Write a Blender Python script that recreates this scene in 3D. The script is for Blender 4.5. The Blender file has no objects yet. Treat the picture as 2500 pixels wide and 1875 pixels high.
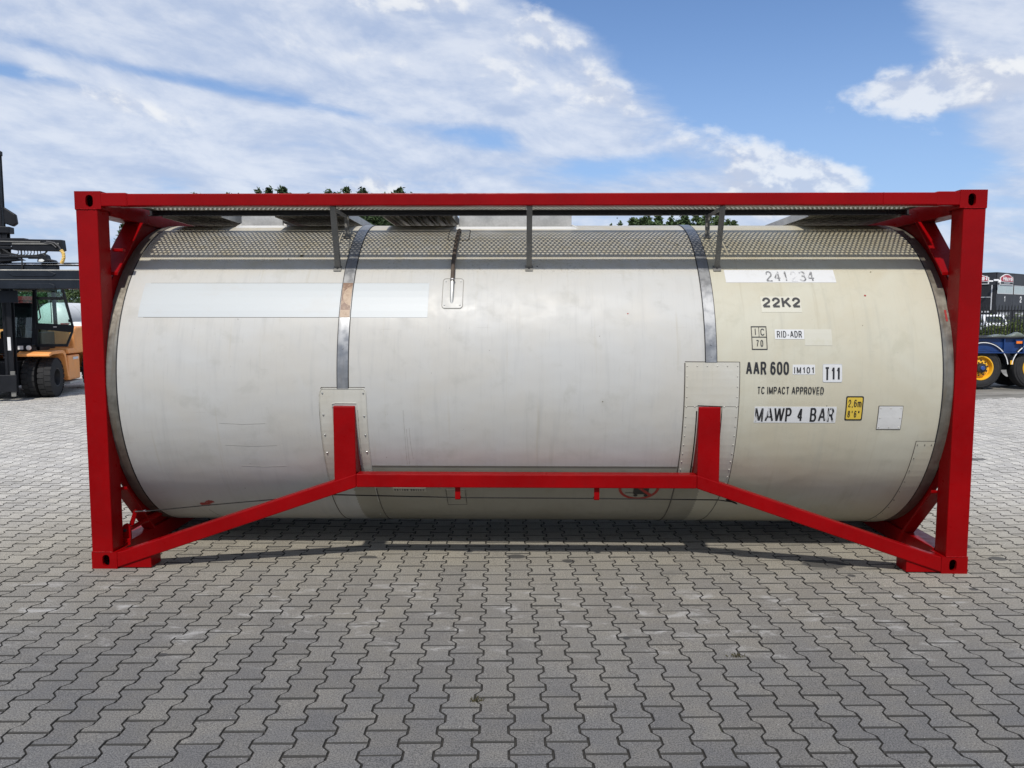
import bpy, bmesh, math, random
import numpy as np
from mathutils import Vector, Matrix

rnd = random.Random(7)
R = math.radians
SC = bpy.context.scene
COL = SC.collection

# ------------------------------------------------------------------ camera
CAM_LOC = Vector((-0.0147, -5.1927, 1.7616))
PITCH, YAW, ROLL, FPX = -0.0883, -0.01575, 0.00077, 1878.0
fw = Vector((math.sin(YAW) * math.cos(PITCH), math.cos(YAW) * math.cos(PITCH), math.sin(PITCH)))
rt0 = Vector((math.cos(YAW), -math.sin(YAW), 0))
up0 = rt0.cross(fw)
rt = math.cos(ROLL) * rt0 + math.sin(ROLL) * up0
up = -math.sin(ROLL) * rt0 + math.cos(ROLL) * up0
cam_data = bpy.data.cameras.new('camera')
cam_data.sensor_width = 36.0
cam_data.lens = 36.0 * FPX / 2500.0
cam_data.clip_start, cam_data.clip_end = 0.05, 3000.0
cam = bpy.data.objects.new('camera', cam_data)
COL.objects.link(cam)
m = Matrix((rt, up, -fw)).transposed().to_4x4()
m.translation = CAM_LOC
cam.matrix_world = m
SC.camera = cam
SC.render.resolution_x, SC.render.resolution_y = 1024, 768


def project(p):
    c = Vector(p) - CAM_LOC
    d = c.dot(fw)
    return (1250 + FPX * c.dot(rt) / d, 937.5 - FPX * c.dot(up) / d) if d > 0.05 else (-9999, -9999)


def at(u, v, y):
    """the point on the vertical plane at depth y seen at photo pixel u, v (used once, to place far things)"""
    d = rt * ((u - 1250) / FPX) - up * ((v - 937.5) / FPX) + fw
    t = (y - CAM_LOC.y) / d.y
    return CAM_LOC + d * t


# ------------------------------------------------------------------ light
SUN_EL = R(51.5)
SUN_AZ_X = -0.13                       # sun stands a little to the left of straight behind the camera
light_dir = Vector((0.10, 0.786, -1.0)).normalized()
sun_data = bpy.data.lights.new('sun', 'SUN')
sun_data.energy = 3.7
sun_data.angle = R(2.0)
sun_data.color = (1.0, 0.95, 0.87)
sun = bpy.data.objects.new('sun', sun_data)
COL.objects.link(sun)
sun.location = (-4, -20, 30)
sun.rotation_euler = light_dir.to_track_quat('-Z', 'Y').to_euler()

SC.view_settings.view_transform = 'Standard'
SC.view_settings.look = 'None'
SC.view_settings.gamma = 1.0
SC.view_settings.exposure = 0.0
SC.view_settings.use_curve_mapping = False
SC.cycles.max_bounces = 7
SC.cycles.diffuse_bounces = 3
SC.cycles.glossy_bounces = 3
SC.cycles.transmission_bounces = 4
SC.cycles.transparent_max_bounces = 12
SC.cycles.caustics_reflective = False
SC.cycles.caustics_refractive = False
try:
    SC.cycles.use_denoising = True
except Exception:
    pass


# ------------------------------------------------------------------ node helpers
class NT:
    def __init__(s, tree):
        s.t = tree; s.n = tree.nodes; s.l = tree.links

    def new(s, typ, **kw):
        n = s.n.new(typ)
        for k, v in kw.items():
            setattr(n, k, v)
        return n

    def val(s, node, key, v):
        sock = node.inputs[key]
        if hasattr(v, 'is_output') or isinstance(v, bpy.types.NodeSocket):
            s.l.new(v, sock)
        else:
            sock.default_value = v

    def math(s, op, a, b=0.0, c=None, clamp=False):
        n = s.new('ShaderNodeMath', operation=op, use_clamp=clamp)
        s.val(n, 0, a); s.val(n, 1, b)
        if c is not None:
            s.val(n, 2, c)
        return n.outputs[0]

    def mix(s, fac, a, b, blend='MIX'):
        n = s.new('ShaderNodeMix', data_type='RGBA', blend_type=blend)
        s.val(n, 0, fac)
        for k, v in ((6, a), (7, b)):
            if isinstance(v, tuple) and len(v) == 3:
                v = (*v, 1.0)
            s.val(n, k, v)
        return n.outputs[2]

    def noise(s, vec, scale, detail=4.0, rough=0.55, dist=0.0):
        n = s.new('ShaderNodeTexNoise')
        if vec is not None:
            s.l.new(vec, n.inputs['Vector'])
        n.inputs['Scale'].default_value = scale
        n.inputs['Detail'].default_value = detail
        n.inputs['Roughness'].default_value = rough
        n.inputs['Distortion'].default_value = dist
        return n.outputs['Fac']

    def ramp(s, fac, lo, hi, a=0.0, b=1.0):
        n = s.new('ShaderNodeMapRange', interpolation_type='SMOOTHSTEP')
        s.val(n, 0, fac); s.val(n, 1, lo); s.val(n, 2, hi); s.val(n, 3, a); s.val(n, 4, b)
        return n.outputs[0]

    def xyz(s, x, y, z):
        n = s.new('ShaderNodeCombineXYZ')
        s.val(n, 0, x); s.val(n, 1, y); s.val(n, 2, z)
        return n.outputs[0]

    def scale(s, vec, sx, sy, sz):
        n = s.new('ShaderNodeVectorMath', operation='MULTIPLY')
        s.l.new(vec, n.inputs[0]); n.inputs[1].default_value = (sx, sy, sz)
        return n.outputs[0]


def new_mat(name):
    mt = bpy.data.materials.new(name)
    mt.use_nodes = True
    nt = NT(mt.node_tree)
    b = nt.n['Principled BSDF']
    return mt, nt, b


def rgba(c):
    return (*c, 1.0) if len(c) == 3 else c


def plain(name, col, rough=0.5, metal=0.0, var=0.12, scale=6.0, spec=0.5, bump=0.0, coat=0.0):
    """painted or metal surface with uneven tone, small grain and wear"""
    mt, nt, b = new_mat(name)
    g = nt.new('ShaderNodeNewGeometry')
    n1 = nt.noise(g.outputs['Position'], scale, 5)
    n2 = nt.noise(g.outputs['Position'], scale * 9, 3)
    f = nt.math('ADD', nt.math('MULTIPLY', n1, 0.65), nt.math('MULTIPLY', n2, 0.35))
    dark = tuple(c * (1 - var) for c in col)
    lite = tuple(min(1, c * (1 + var)) for c in col)
    c = nt.mix(nt.ramp(f, 0.3, 0.7), dark, lite)
    nt.l.new(c, b.inputs['Base Color'])
    b.inputs['Metallic'].default_value = metal
    nt.val(b, 'Roughness', nt.ramp(n1, 0.25, 0.75, max(0.02, rough - 0.08), min(1, rough + 0.1)))
    b.inputs['Specular IOR Level'].default_value = spec
    b.inputs['Coat Weight'].default_value = coat
    if bump:
        bp = nt.new('ShaderNodeBump')
        bp.inputs['Strength'].default_value = bump
        bp.inputs['Distance'].default_value = 0.004
        nt.l.new(n2, bp.inputs['Height'])
        nt.l.new(bp.outputs[0], b.inputs['Normal'])
    return mt


YC, ZC, TR = 1.219, 1.286, 1.205       # axis and radius of the tank


def cyl_coords(nt):
    g = nt.new('ShaderNodeNewGeometry')
    sp = nt.new('ShaderNodeSeparateXYZ')
    nt.l.new(g.outputs['Position'], sp.inputs[0])
    a = nt.math('ARCTAN2', nt.math('SUBTRACT', sp.outputs[2], ZC), nt.math('SUBTRACT', YC, sp.outputs[1]))
    s = nt.math('MULTIPLY', a, TR)
    return sp.outputs[0], s, nt.xyz(sp.outputs[0], s, 0.0), g


def band(nt, x, lo, hi, soft):
    return nt.math('MULTIPLY', nt.ramp(x, lo - soft, lo + soft), nt.ramp(x, hi - soft, hi + soft, 1.0, 0.0))


def cladding(name, base, warm, rough=0.44):
    mt, nt, b = new_mat(name)
    x, s, v, g = cyl_coords(nt)
    streak = nt.noise(nt.scale(v, 7.0, 0.55, 1), 2.2, 6, 0.6)
    fine = nt.noise(nt.scale(v, 40.0, 2.0, 1), 2.0, 4, 0.6)
    blot = nt.noise(v, 1.5, 6, 0.6, 0.6)
    blot2 = nt.noise(v, 5.0, 6, 0.65, 0.3)
    c = nt.mix(nt.ramp(blot, 0.32, 0.7), base, warm)
    grey = tuple(k * 0.80 for k in base)
    c = nt.mix(nt.math('MULTIPLY', nt.ramp(streak, 0.5, 0.78), 0.55), c, grey)
    c = nt.mix(nt.math('MULTIPLY', nt.ramp(fine, 0.56, 0.8), 0.35), c, tuple(k * 0.68 for k in base))
    c = nt.mix(nt.math('MULTIPLY', nt.ramp(blot2, 0.52, 0.72), 0.5), c, tuple(k * q for k, q in zip(base, (0.80, 0.79, 0.75))))
    # water runs down the flank
    run = nt.noise(nt.scale(v, 3.0, 0.12, 1), 6.0, 4, 0.6)
    c = nt.mix(nt.math('MULTIPLY', nt.ramp(run, 0.6, 0.72), 0.26), c, (0.36, 0.32, 0.22))
    # black mildew freckles along the upper flank
    mil = nt.noise(v, 46.0, 5, 0.75)
    area = nt.math('MULTIPLY', band(nt, s, 0.86, 1.02, 0.05), nt.ramp(nt.noise(nt.scale(v, 1.4, 1, 1), 1.3, 3), 0.36, 0.6))
    area = nt.math('MULTIPLY', area, band(nt, x, -1.15, 1.15, 0.3))
    c = nt.mix(nt.math('MULTIPLY', nt.math('MULTIPLY', nt.ramp(mil, 0.5, 0.68), area), 0.75), c, (0.10, 0.095, 0.075))
    # general grime on the upward side
    c = nt.mix(nt.math('MULTIPLY', nt.ramp(s, 0.80, 0.98), nt.ramp(nt.noise(v, 9.0, 7, 0.7), 0.35, 0.75, 0.35, 0.85)), c, (0.43, 0.37, 0.245))
    # chips and scratches
    sp1 = nt.noise(nt.scale(v, 1.0, 0.55, 1), 33.0, 2, 0.5)
    c = nt.mix(nt.math('MULTIPLY', nt.ramp(sp1, 0.76, 0.79), 0.75), c, (0.13, 0.11, 0.085))
    sp2 = nt.noise(nt.scale(v, 1.0, 0.3, 1), 90.0, 2, 0.5)
    c = nt.mix(nt.math('MULTIPLY', nt.ramp(sp2, 0.76, 0.8), 0.5), c, (0.2, 0.17, 0.13))
    # horizontal scuffs from lashing gear
    hs = nt.noise(nt.scale(v, 0.8, 26.0, 1), 3.0, 3, 0.5)
    c = nt.mix(nt.math('MULTIPLY', nt.ramp(hs, 0.7, 0.76), 0.28), c, (0.28, 0.26, 0.22))
    nt.l.new(c, b.inputs['Base Color'])
    nt.val(b, 'Roughness', nt.ramp(blot2, 0.3, 0.7, rough - 0.08, rough + 0.08))
    b.inputs['Specular IOR Level'].default_value = 0.30
    bp = nt.new('ShaderNodeBump')
    bp.inputs['Strength'].default_value = 0.25
    bp.inputs['Distance'].default_value = 0.026
    hgt = nt.math('ADD', nt.noise(nt.scale(v, 1.2, 2.2, 1), 1.6, 2), nt.math('MULTIPLY', blot2, 0.05))
    nt.l.new(hgt, bp.inputs['Height'])
    nt.l.new(bp.outputs[0], b.inputs['Normal'])
    return mt


def red_paint():
    mt, nt, b = new_mat('red_paint')
    g = nt.new('ShaderNodeNewGeometry')
    p = g.outputs['Position']
    big = nt.noise(p, 2.2, 5, 0.6)
    mid = nt.noise(p, 14.0, 6, 0.65, 0.4)
    fine = nt.noise(p, 170.0, 2, 0.5)
    c = nt.mix(nt.ramp(big, 0.3, 0.7), (0.205, 0.0010, 0.0020), (0.262, 0.0014, 0.0028))
    c = nt.mix(nt.math('MULTIPLY', nt.ramp(mid, 0.6, 0.74), 0.55), c, (0.18, 0.002, 0.003))
    c = nt.mix(nt.math('MULTIPLY', nt.ramp(nt.noise(p, 60.0, 3, 0.6), 0.74, 0.78), 0.6), c, (0.16, 0.02, 0.015))
    nt.l.new(c, b.inputs['Base Color'])
    nt.val(b, 'Roughness', nt.ramp(mid, 0.3, 0.7, 0.26, 0.44))
    b.inputs['Specular IOR Level'].default_value = 0.12
    bp = nt.new('ShaderNodeBump')
    bp.inputs['Strength'].default_value = 0.18
    bp.inputs['Distance'].default_value = 0.003
    nt.l.new(nt.math('ADD', nt.math('MULTIPLY', mid, 1.4), nt.math('MULTIPLY', fine, 0.3)), bp.inputs['Height'])
    nt.l.new(bp.outputs[0], b.inputs['Normal'])
    return mt


def steel_band(name, col, stain, amount):
    mt, nt, b = new_mat(name)
    x, s, v, g = cyl_coords(nt)
    n1 = nt.noise(nt.scale(v, 10.0, 1.0, 1), 2.6, 6, 0.65)
    n2 = nt.noise(nt.scale(v, 1.0, 1.0, 1), 14.0, 5, 0.6)
    c = nt.mix(nt.ramp(n2, 0.3, 0.7), tuple(k * 0.85 for k in col), tuple(k * 1.12 for k in col))
    c = nt.mix(nt.math('MULTIPLY', nt.ramp(n1, 0.45, 0.72), amount), c, stain)
    nt.l.new(c, b.inputs['Base Color'])
    nt.val(b, 'Metallic', nt.ramp(n1, 0.45, 0.75, 0.72, 0.72 - 0.6 * amount))
    nt.val(b, 'Roughness', nt.ramp(n2, 0.3, 0.7, 0.30, 0.48))
    return mt


def worn_print(name, ink, under, wear, scale=18.0, stretch=(1, 1), soft=0.06):
    """lettering film that has partly come away so that the sheet below shows"""
    mt, nt, b = new_mat(name)
    x, s, v, g = cyl_coords(nt)
    n = nt.noise(nt.scale(v, stretch[0], stretch[1], 1), scale, 5, 0.65)
    c = nt.mix(nt.ramp(n, wear - soft, wear + soft), ink, under)
    nt.l.new(c, b.inputs['Base Color'])
    b.inputs['Roughness'].default_value = 0.45
    return mt


M = {}
M['red'] = red_paint()
M['white_clad'] = cladding('white_cladding', (0.48, 0.48, 0.462), (0.48, 0.465, 0.425))
M['cream_clad'] = cladding('cream_cladding', (0.505, 0.490, 0.40), (0.48, 0.445, 0.34))
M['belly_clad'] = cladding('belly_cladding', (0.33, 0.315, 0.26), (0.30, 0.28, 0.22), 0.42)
M['plate'] = cladding('cover_plate_paint', (0.51, 0.50, 0.45), (0.48, 0.455, 0.385), 0.42)
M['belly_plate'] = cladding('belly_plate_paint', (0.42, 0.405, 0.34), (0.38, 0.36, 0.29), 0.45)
M['cover_white'] = plain('white_cover_paint', (0.58, 0.58, 0.565), 0.4, 0, 0.05, 9)
M['band'] = steel_band('bare_steel', (0.25, 0.235, 0.20), (0.12, 0.092, 0.055), 0.8)
M['strap'] = steel_band('strap_steel', (0.27, 0.275, 0.28), (0.17, 0.17, 0.17), 0.6)
M['seal'] = plain('black_sealant', (0.012, 0.012, 0.014), 0.6)
M['seam'] = plain('seam_dirt', (0.10, 0.09, 0.075), 0.8)
M['galv'] = plain('galvanised_steel', (0.20, 0.195, 0.18), 0.55, 0.35, 0.18, 10)
M['alu'] = plain('dull_aluminium', (0.50, 0.50, 0.48), 0.5, 0.5, 0.16, 8)
M['alu_dirty'] = plain('dirty_aluminium', (0.56, 0.535, 0.47), 0.6, 0.05, 0.25, 8)
M['box_grey'] = plain('spill_box_steel', (0.42, 0.42, 0.41), 0.5, 0.3, 0.18, 7)
M['dark'] = plain('dark_steel', (0.035, 0.035, 0.038), 0.5, 0.2)
M['drip'] = plain('drip_dirt', (0.29, 0.28, 0.25), 0.7)
M['rivet'] = plain('rivet_steel', (0.55, 0.55, 0.54), 0.3, 0.9)
M['rust_hose'] = plain('rusty_hose', (0.075, 0.055, 0.04), 0.75, 0.0, 0.35, 20)
M['cable'] = plain('cable_steel', (0.018, 0.017, 0.016), 0.8, 0.0, 0.2, 20, 0.2)
M['sticker_white'] = worn_print('sticker_white', (0.60, 0.605, 0.605), (0.56, 0.56, 0.55), 0.60, 6.0)
M['sticker_pale'] = worn_print('sticker_pale_blue', (0.455, 0.482, 0.487), (0.45, 0.468, 0.465), 0.58, 3.0, (1, 2))
M['sticker_cream'] = worn_print('sticker_cream', (0.53, 0.515, 0.43), (0.51, 0.495, 0.40), 0.6, 6.0)
M['sticker_faint'] = worn_print('sticker_faint', (0.52, 0.505, 0.425), (0.50, 0.485, 0.39), 0.55, 6.0)
M['ink'] = worn_print('black_ink', (0.014, 0.014, 0.016), (0.10, 0.10, 0.10), 0.72, 30.0)
M['ink_faded'] = worn_print('faded_ink', (0.17, 0.172, 0.176), (0.56, 0.565, 0.57), 0.54, 20.0, (3.0, 1.0))
M['ink_ghost'] = worn_print('ghost_ink', (0.46, 0.465, 0.475), (0.62, 0.625, 0.63), 0.50, 20.0, (3.0, 1.0))
M['ink_scuffed'] = worn_print('scuffed_ink', (0.014, 0.014, 0.016), (0.55, 0.555, 0.555), 0.58, 14.0, (3.0, 0.6), 0.03)
M['ink_torn'] = worn_print('torn_ink', (0.02, 0.02, 0.022), (0.55, 0.55, 0.54), 0.56, 10.0, (4.0, 0.5), 0.03)
M['yellow_film'] = worn_print('yellow_film', (0.62, 0.44, 0.055), (0.50, 0.37, 0.08), 0.6, 12.0)
M['residue'] = worn_print('adhesive_residue', (0.155, 0.075, 0.038), (0.27, 0.17, 0.10), 0.55, 26.0)
M['residue_pale'] = worn_print('pale_residue', (0.36, 0.25, 0.16), (0.27, 0.17, 0.10), 0.55, 26.0)
M['red_film'] = worn_print('red_film', (0.33, 0.02, 0.015), (0.25, 0.05, 0.04), 0.6, 20.0)
M['paint_red_spot'] = plain('red_paint_splash', (0.30, 0.015, 0.012), 0.5)
M['moss'] = plain('dirt_lump', (0.12, 0.10, 0.055), 0.9, 0, 0.3, 40)
M['black_paint'] = plain('black_paint', (0.010, 0.011, 0.014), 0.45, 0, 0.25, 5, 0.25)
M['blue_black'] = plain('blue_black_paint', (0.012, 0.016, 0.023), 0.42, 0, 0.2, 4, 0.25)
M['orange'] = plain('orange_paint', (0.95, 0.38, 0.11), 0.42, 0, 0.08, 4)
M['tyre'] = plain('tyre_rubber', (0.028, 0.028, 0.029), 0.85, 0, 0.3, 12, 0.3, 0.2)
M['hub_black'] = plain('black_hub_paint', (0.018, 0.018, 0.02), 0.5)
M['yellow_hose'] = plain('yellow_spiral_guard', (0.75, 0.50, 0.14), 0.5)
M['lamp_glass'] = plain('lamp_lens', (0.75, 0.76, 0.74), 0.15)
M['chrome'] = plain('bright_steel', (0.7, 0.7, 0.7), 0.2, 1.0)
M['tape_white'] = plain('white_label_film', (0.75, 0.75, 0.75), 0.5)
M['tank_white'] = plain('white_tank_paint', (0.74, 0.75, 0.74), 0.35, 0, 0.06, 2)
M['dull_red'] = plain('dull_red_paint', (0.24, 0.022, 0.026), 0.5, 0, 0.2, 2)
M['blue'] = plain('blue_chassis_paint', (0.009, 0.038, 0.145), 0.35, 0, 0.2, 5)
M['rim_yellow'] = plain('yellow_rim_paint', (0.80, 0.42, 0.02), 0.35, 0, 0.1, 8)
M['hub_blue'] = plain('blue_hub_paint', (0.03, 0.075, 0.26), 0.4)
M['mudguard'] = plain('mudguard_plastic', (0.022, 0.023, 0.026), 0.42)
M['white_edge'] = plain('white_edge_strip', (0.85, 0.85, 0.85), 0.5)
M['lamp_orange'] = plain('orange_lens', (0.85, 0.20, 0.02), 0.25)
M['plastic'] = plain('crumpled_plastic', (0.13, 0.15, 0.13), 0.22, 0, 0.4, 7)
M['facade'] = plain('anthracite_cladding', (0.032, 0.035, 0.042), 0.5, 0, 0.1, 0.6)
M['facade_dark'] = plain('dock_door_black', (0.018, 0.019, 0.023), 0.5)
M['trim_light'] = plain('light_metal_trim', (0.55, 0.56, 0.58), 0.5)
M['pane_pale'] = plain('pale_window_pane', (0.42, 0.50, 0.50), 0.12, 0, 0.08, 0.5)
M['sign_red'] = plain('sign_red', (0.42, 0.028, 0.05), 0.45)
M['sign_white'] = plain('sign_white', (0.85, 0.85, 0.85), 0.45)
M['sign_grey'] = plain('sign_grey', (0.45, 0.47, 0.50), 0.45)
M['fence_black'] = plain('black_fence_paint', (0.012, 0.013, 0.015), 0.45)
M['van_white'] = plain('van_white', (0.85, 0.86, 0.88), 0.28)
M['van_glass'] = plain('van_windscreen', (0.03, 0.035, 0.04), 0.08)
M['bark'] = plain('bark', (0.085, 0.065, 0.05), 0.9, 0, 0.3, 6)


def leaf_mat(name, col, spread):
    mt, nt, b = new_mat(name)
    g = nt.new('ShaderNodeNewGeometry')
    n = nt.noise(g.outputs['Position'], 0.9, 3)
    r = g.outputs['Random Per Island']
    f = nt.math('ADD', nt.math('MULTIPLY', r, 0.6), nt.math('MULTIPLY', nt.ramp(n, 0.3, 0.7), 0.4))
    c = nt.mix(f, tuple(k * (1 - spread) for k in col), tuple(k * (1 + spread) for k in col))
    nt.l.new(c, b.inputs['Base Color'])
    b.inputs['Roughness'].default_value = 0.6
    b.inputs['Specular IOR Level'].default_value = 0.25
    return mt


M['leaf_dark'] = leaf_mat('dark_green_leaves', (0.042, 0.070, 0.026), 0.55)
M['leaf_mid'] = leaf_mat('mid_green_leaves', (0.072, 0.110, 0.042), 0.5)
M['dry_grass'] = leaf_mat('dry_grass', (0.07, 0.062, 0.03), 0.4)
M['leaf_shrub'] = leaf_mat('shrub_leaves', (0.085, 0.115, 0.030), 0.6)


def glass_mat(name, tint, refl=0.10):
    mt = bpy.data.materials.new(name)
    mt.use_nodes = True
    nt = NT(mt.node_tree)
    nt.n.clear()
    o = nt.new('ShaderNodeOutputMaterial')
    tr = nt.new('ShaderNodeBsdfTransparent'); tr.inputs[0].default_value = rgba(tint)
    gl = nt.new('ShaderNodeBsdfGlossy'); gl.inputs['Roughness'].default_value = 0.03
    fr = nt.new('ShaderNodeFresnel'); fr.inputs[0].default_value = 1.5
    mx = nt.new('ShaderNodeMixShader')
    nt.l.new(nt.math('ADD', fr.outputs[0], refl, clamp=True), mx.inputs[0])
    nt.l.new(tr.outputs[0], mx.inputs[1]); nt.l.new(gl.outputs[0], mx.inputs[2])
    nt.l.new(mx.outputs[0], o.inputs[0])
    return mt


M['cab_glass'] = glass_mat('green_cab_glass', (0.80, 0.92, 0.88), 0.02)


# ------------------------------------------------------------------ sky
def build_world():
    w = bpy.data.worlds.new('World')
    SC.world = w
    w.use_nodes = True
    nt = NT(w.node_tree)
    nt.n.clear()
    out = nt.new('ShaderNodeOutputWorld')
    bg = nt.new('ShaderNodeBackground')
    SKY = 0.11
    bg.inputs['Strength'].default_value = SKY
    sky = nt.new('ShaderNodeTexSky', sky_type='NISHITA')
    sky.sun_disc = False
    sky.sun_elevation = SUN_EL
    sky.sun_rotation = math.atan2(-light_dir.x, -light_dir.y)
    sky.air_density, sky.dust_density, sky.ozone_density = 1.0, 0.3, 2.2
    tc = nt.new('ShaderNodeTexCoord')
    d = tc.outputs['Generated']
    sp = nt.new('ShaderNodeSeparateXYZ'); nt.l.new(d, sp.inputs[0])
    x, y, z = sp.outputs
    az = nt.math('ARCTAN2', x, y)
    el = nt.math('ARCSINE', z)
    den = nt.math('ADD', nt.math('MAXIMUM', z, 0.0), 0.10)
    px, py = nt.math('DIVIDE', x, den), nt.math('DIVIDE', y, den)
    # rows of cloud run slightly across the view
    P = nt.xyz(nt.math('ADD', nt.math('MULTIPLY', px, 0.95), nt.math('MULTIPLY', py, 0.30)),
               nt.math('SUBTRACT', py, nt.math('MULTIPLY', px, 0.30)), 0.37)
    streaky = nt.noise(nt.scale(P, 0.55, 1.25, 1), 1.35, 8, 0.58, 0.3)
    puffs = nt.noise(P, 3.0, 8, 0.60, 0.2)
    # bearing and height, turned a little so that the cloud rows slope down to the right
    tl = 0.16
    ar = nt.math('SUBTRACT', nt.math('MULTIPLY', az, math.cos(tl)), nt.math('MULTIPLY', el, math.sin(tl)))
    er = nt.math('ADD', nt.math('MULTIPLY', el, math.cos(tl)), nt.math('MULTIPLY', az, math.sin(tl)))

    def pair(sx, sy, sc, detail, rough, dist, rise):
        """cloud texture and how much it faces the light from above"""
        n0 = nt.noise(nt.xyz(nt.math('MULTIPLY', ar, sx), nt.math('MULTIPLY', er, sy), 0.0), sc, detail, rough, dist)
        n1 = nt.noise(nt.xyz(nt.math('MULTIPLY', ar, sx), nt.math('MULTIPLY', nt.math('ADD', er, rise), sy), 0.0), sc, detail, rough, dist)
        return n0, nt.math('SUBTRACT', n0, n1)
    wisp, wl = pair(1.0, 2.5, 5.5, 9, 0.62, 0.35, 0.014)
    billow, bl = pair(1.0, 1.45, 13.0, 7, 0.55, 0.15, 0.012)
    broad, brl = pair(1.0, 2.0, 2.6, 6, 0.55, 0.3, 0.03)

    def blob(u, v, su, sv, rot=0.0):
        """soft ellipse of sky round the bearing seen at u, v; half sizes in the photo's pixels"""
        a0 = math.atan((u - 1250) / FPX) - 0.0158 + 0.0
        e0 = math.atan((771 - v) / FPX * math.cos(a0))
        ca, sa = math.cos(R(rot)), math.sin(R(rot))
        da, de = nt.math('SUBTRACT', az, a0), nt.math('SUBTRACT', el, e0)
        p = nt.math('ADD', nt.math('MULTIPLY', da, ca), nt.math('MULTIPLY', de, sa))
        q = nt.math('SUBTRACT', nt.math('MULTIPLY', de, ca), nt.math('MULTIPLY', da, sa))
        p = nt.math('DIVIDE', p, su / FPX * 0.85)
        q = nt.math('DIVIDE', q, sv / FPX * 0.9)
        r2 = nt.math('ADD', nt.math('MULTIPLY', p, p), nt.math('MULTIPLY', q, q))
        return nt.math('POWER', 2.718, nt.math('MULTIPLY', r2, -1.0))

    def add(*a):
        o = a[0]
        for k in a[1:]:
            o = nt.math('ADD', o, k)
        return o

    def mul(a, k):
        return nt.math('MULTIPLY', a, k)

    hole = add(mul(blob(1850, 120, 470, 200, -27), 0.66), mul(blob(1640, 10, 330, 120, -12), 0.30),
               mul(blob(2090, 385, 230, 110, -20), 0.30), mul(blob(470, 212, 400, 18, -6), 0.19), mul(blob(700, 232, 170, 24, -4), 0.10),
               mul(blob(1180, 345, 170, 36, -10), 0.24), mul(blob(1480, 415, 170, 40, 0), 0.24), mul(blob(40, 185, 170, 16, -4), 0.18),
               mul(blob(880, 300, 220, 22, -10), 0.10))
    rest = nt.ramp(el, 0.36, 0.9, 0.0, 0.10)      # cover thinned overhead, out of view, to cut sky fill and deepen shadows
    veil = add(mul(streaky, 0.34), mul(puffs, 0.16), mul(wisp, 0.42), mul(broad, 0.26), mul(hole, -1.0), mul(rest, -1.0),
               mul(blob(1150, 180, 700, 190, -14), 0.10), mul(blob(300, 90, 500, 120, 0), 0.07), mul(blob(250, 330, 420, 80, 0), 0.06), mul(blob(2430, 110, 260, 190, 20), 0.20), mul(blob(2430, 345, 260, 70, 0), 0.12))
    thick = nt.ramp(veil, 0.44, 0.80)
    veil = nt.ramp(veil, 0.40, 0.60)
    # heaped clouds with firmer edges
    heap = add(mul(blob(2225, 245, 190, 60, -8), 0.85), mul(blob(2420, 205, 130, 70, 0), 0.60), mul(blob(1905, 462, 200, 72, 0), 1.15),
               mul(blob(915, 465, 120, 44, 0), 0.80), mul(blob(985, 20, 210, 60, 0), 0.60), mul(blob(330, 262, 330, 36, -10), 0.55),
               mul(blob(1560, 300, 330, 70, -18), 0.45), mul(blob(1330, 140, 200, 100, -25), 0.48), mul(blob(900, 150, 420, 50, -8), 0.34))
    hd = nt.ramp(add(heap, mul(nt.math('SUBTRACT', billow, 0.5), 1.7), mul(nt.math('SUBTRACT', wisp, 0.5), 0.7)), 0.32, 0.74)
    k = 1.0 / SKY
    lit = nt.math('ADD', nt.math('MULTIPLY', wl, 1.4), nt.math('MULTIPLY', bl, 0.7))
    shade = nt.ramp(add(lit, mul(puffs, 0.35), mul(broad, 0.35), mul(thick, 0.25)), 0.15, 0.85)
    grey = (0.50 * k, 0.59 * k, 0.775 * k)
    white = (0.78 * k, 0.825 * k, 0.915 * k)
    cloud = nt.mix(shade, grey, white)
    bright = nt.mix(nt.ramp(add(mul(bl, 3.0), mul(billow, 0.9)), 0.22, 0.70), (0.56 * k, 0.62 * k, 0.76 * k), (0.93 * k, 0.94 * k, 0.95 * k))
    c = nt.mix(1.0, sky.outputs[0], (0.78, 0.97, 1.22), 'MULTIPLY')
    # thin high veil, stronger near the horizon
    c = nt.mix(nt.ramp(el, 0.02, 0.40, 0.62, 0.10), c, (0.44 * k, 0.60 * k, 0.86 * k))
    c = nt.mix(nt.math('MULTIPLY', veil, 0.86), c, cloud)
    c = nt.mix(nt.math('MULTIPLY', hd, 0.74), c, bright)
    nt.l.new(c, bg.inputs['Color'])
    nt.l.new(bg.outputs[0], out.inputs[0])
    w.cycles.sampling_method = 'MANUAL'
    w.cycles.sample_map_resolution = 1024


build_world()


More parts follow.
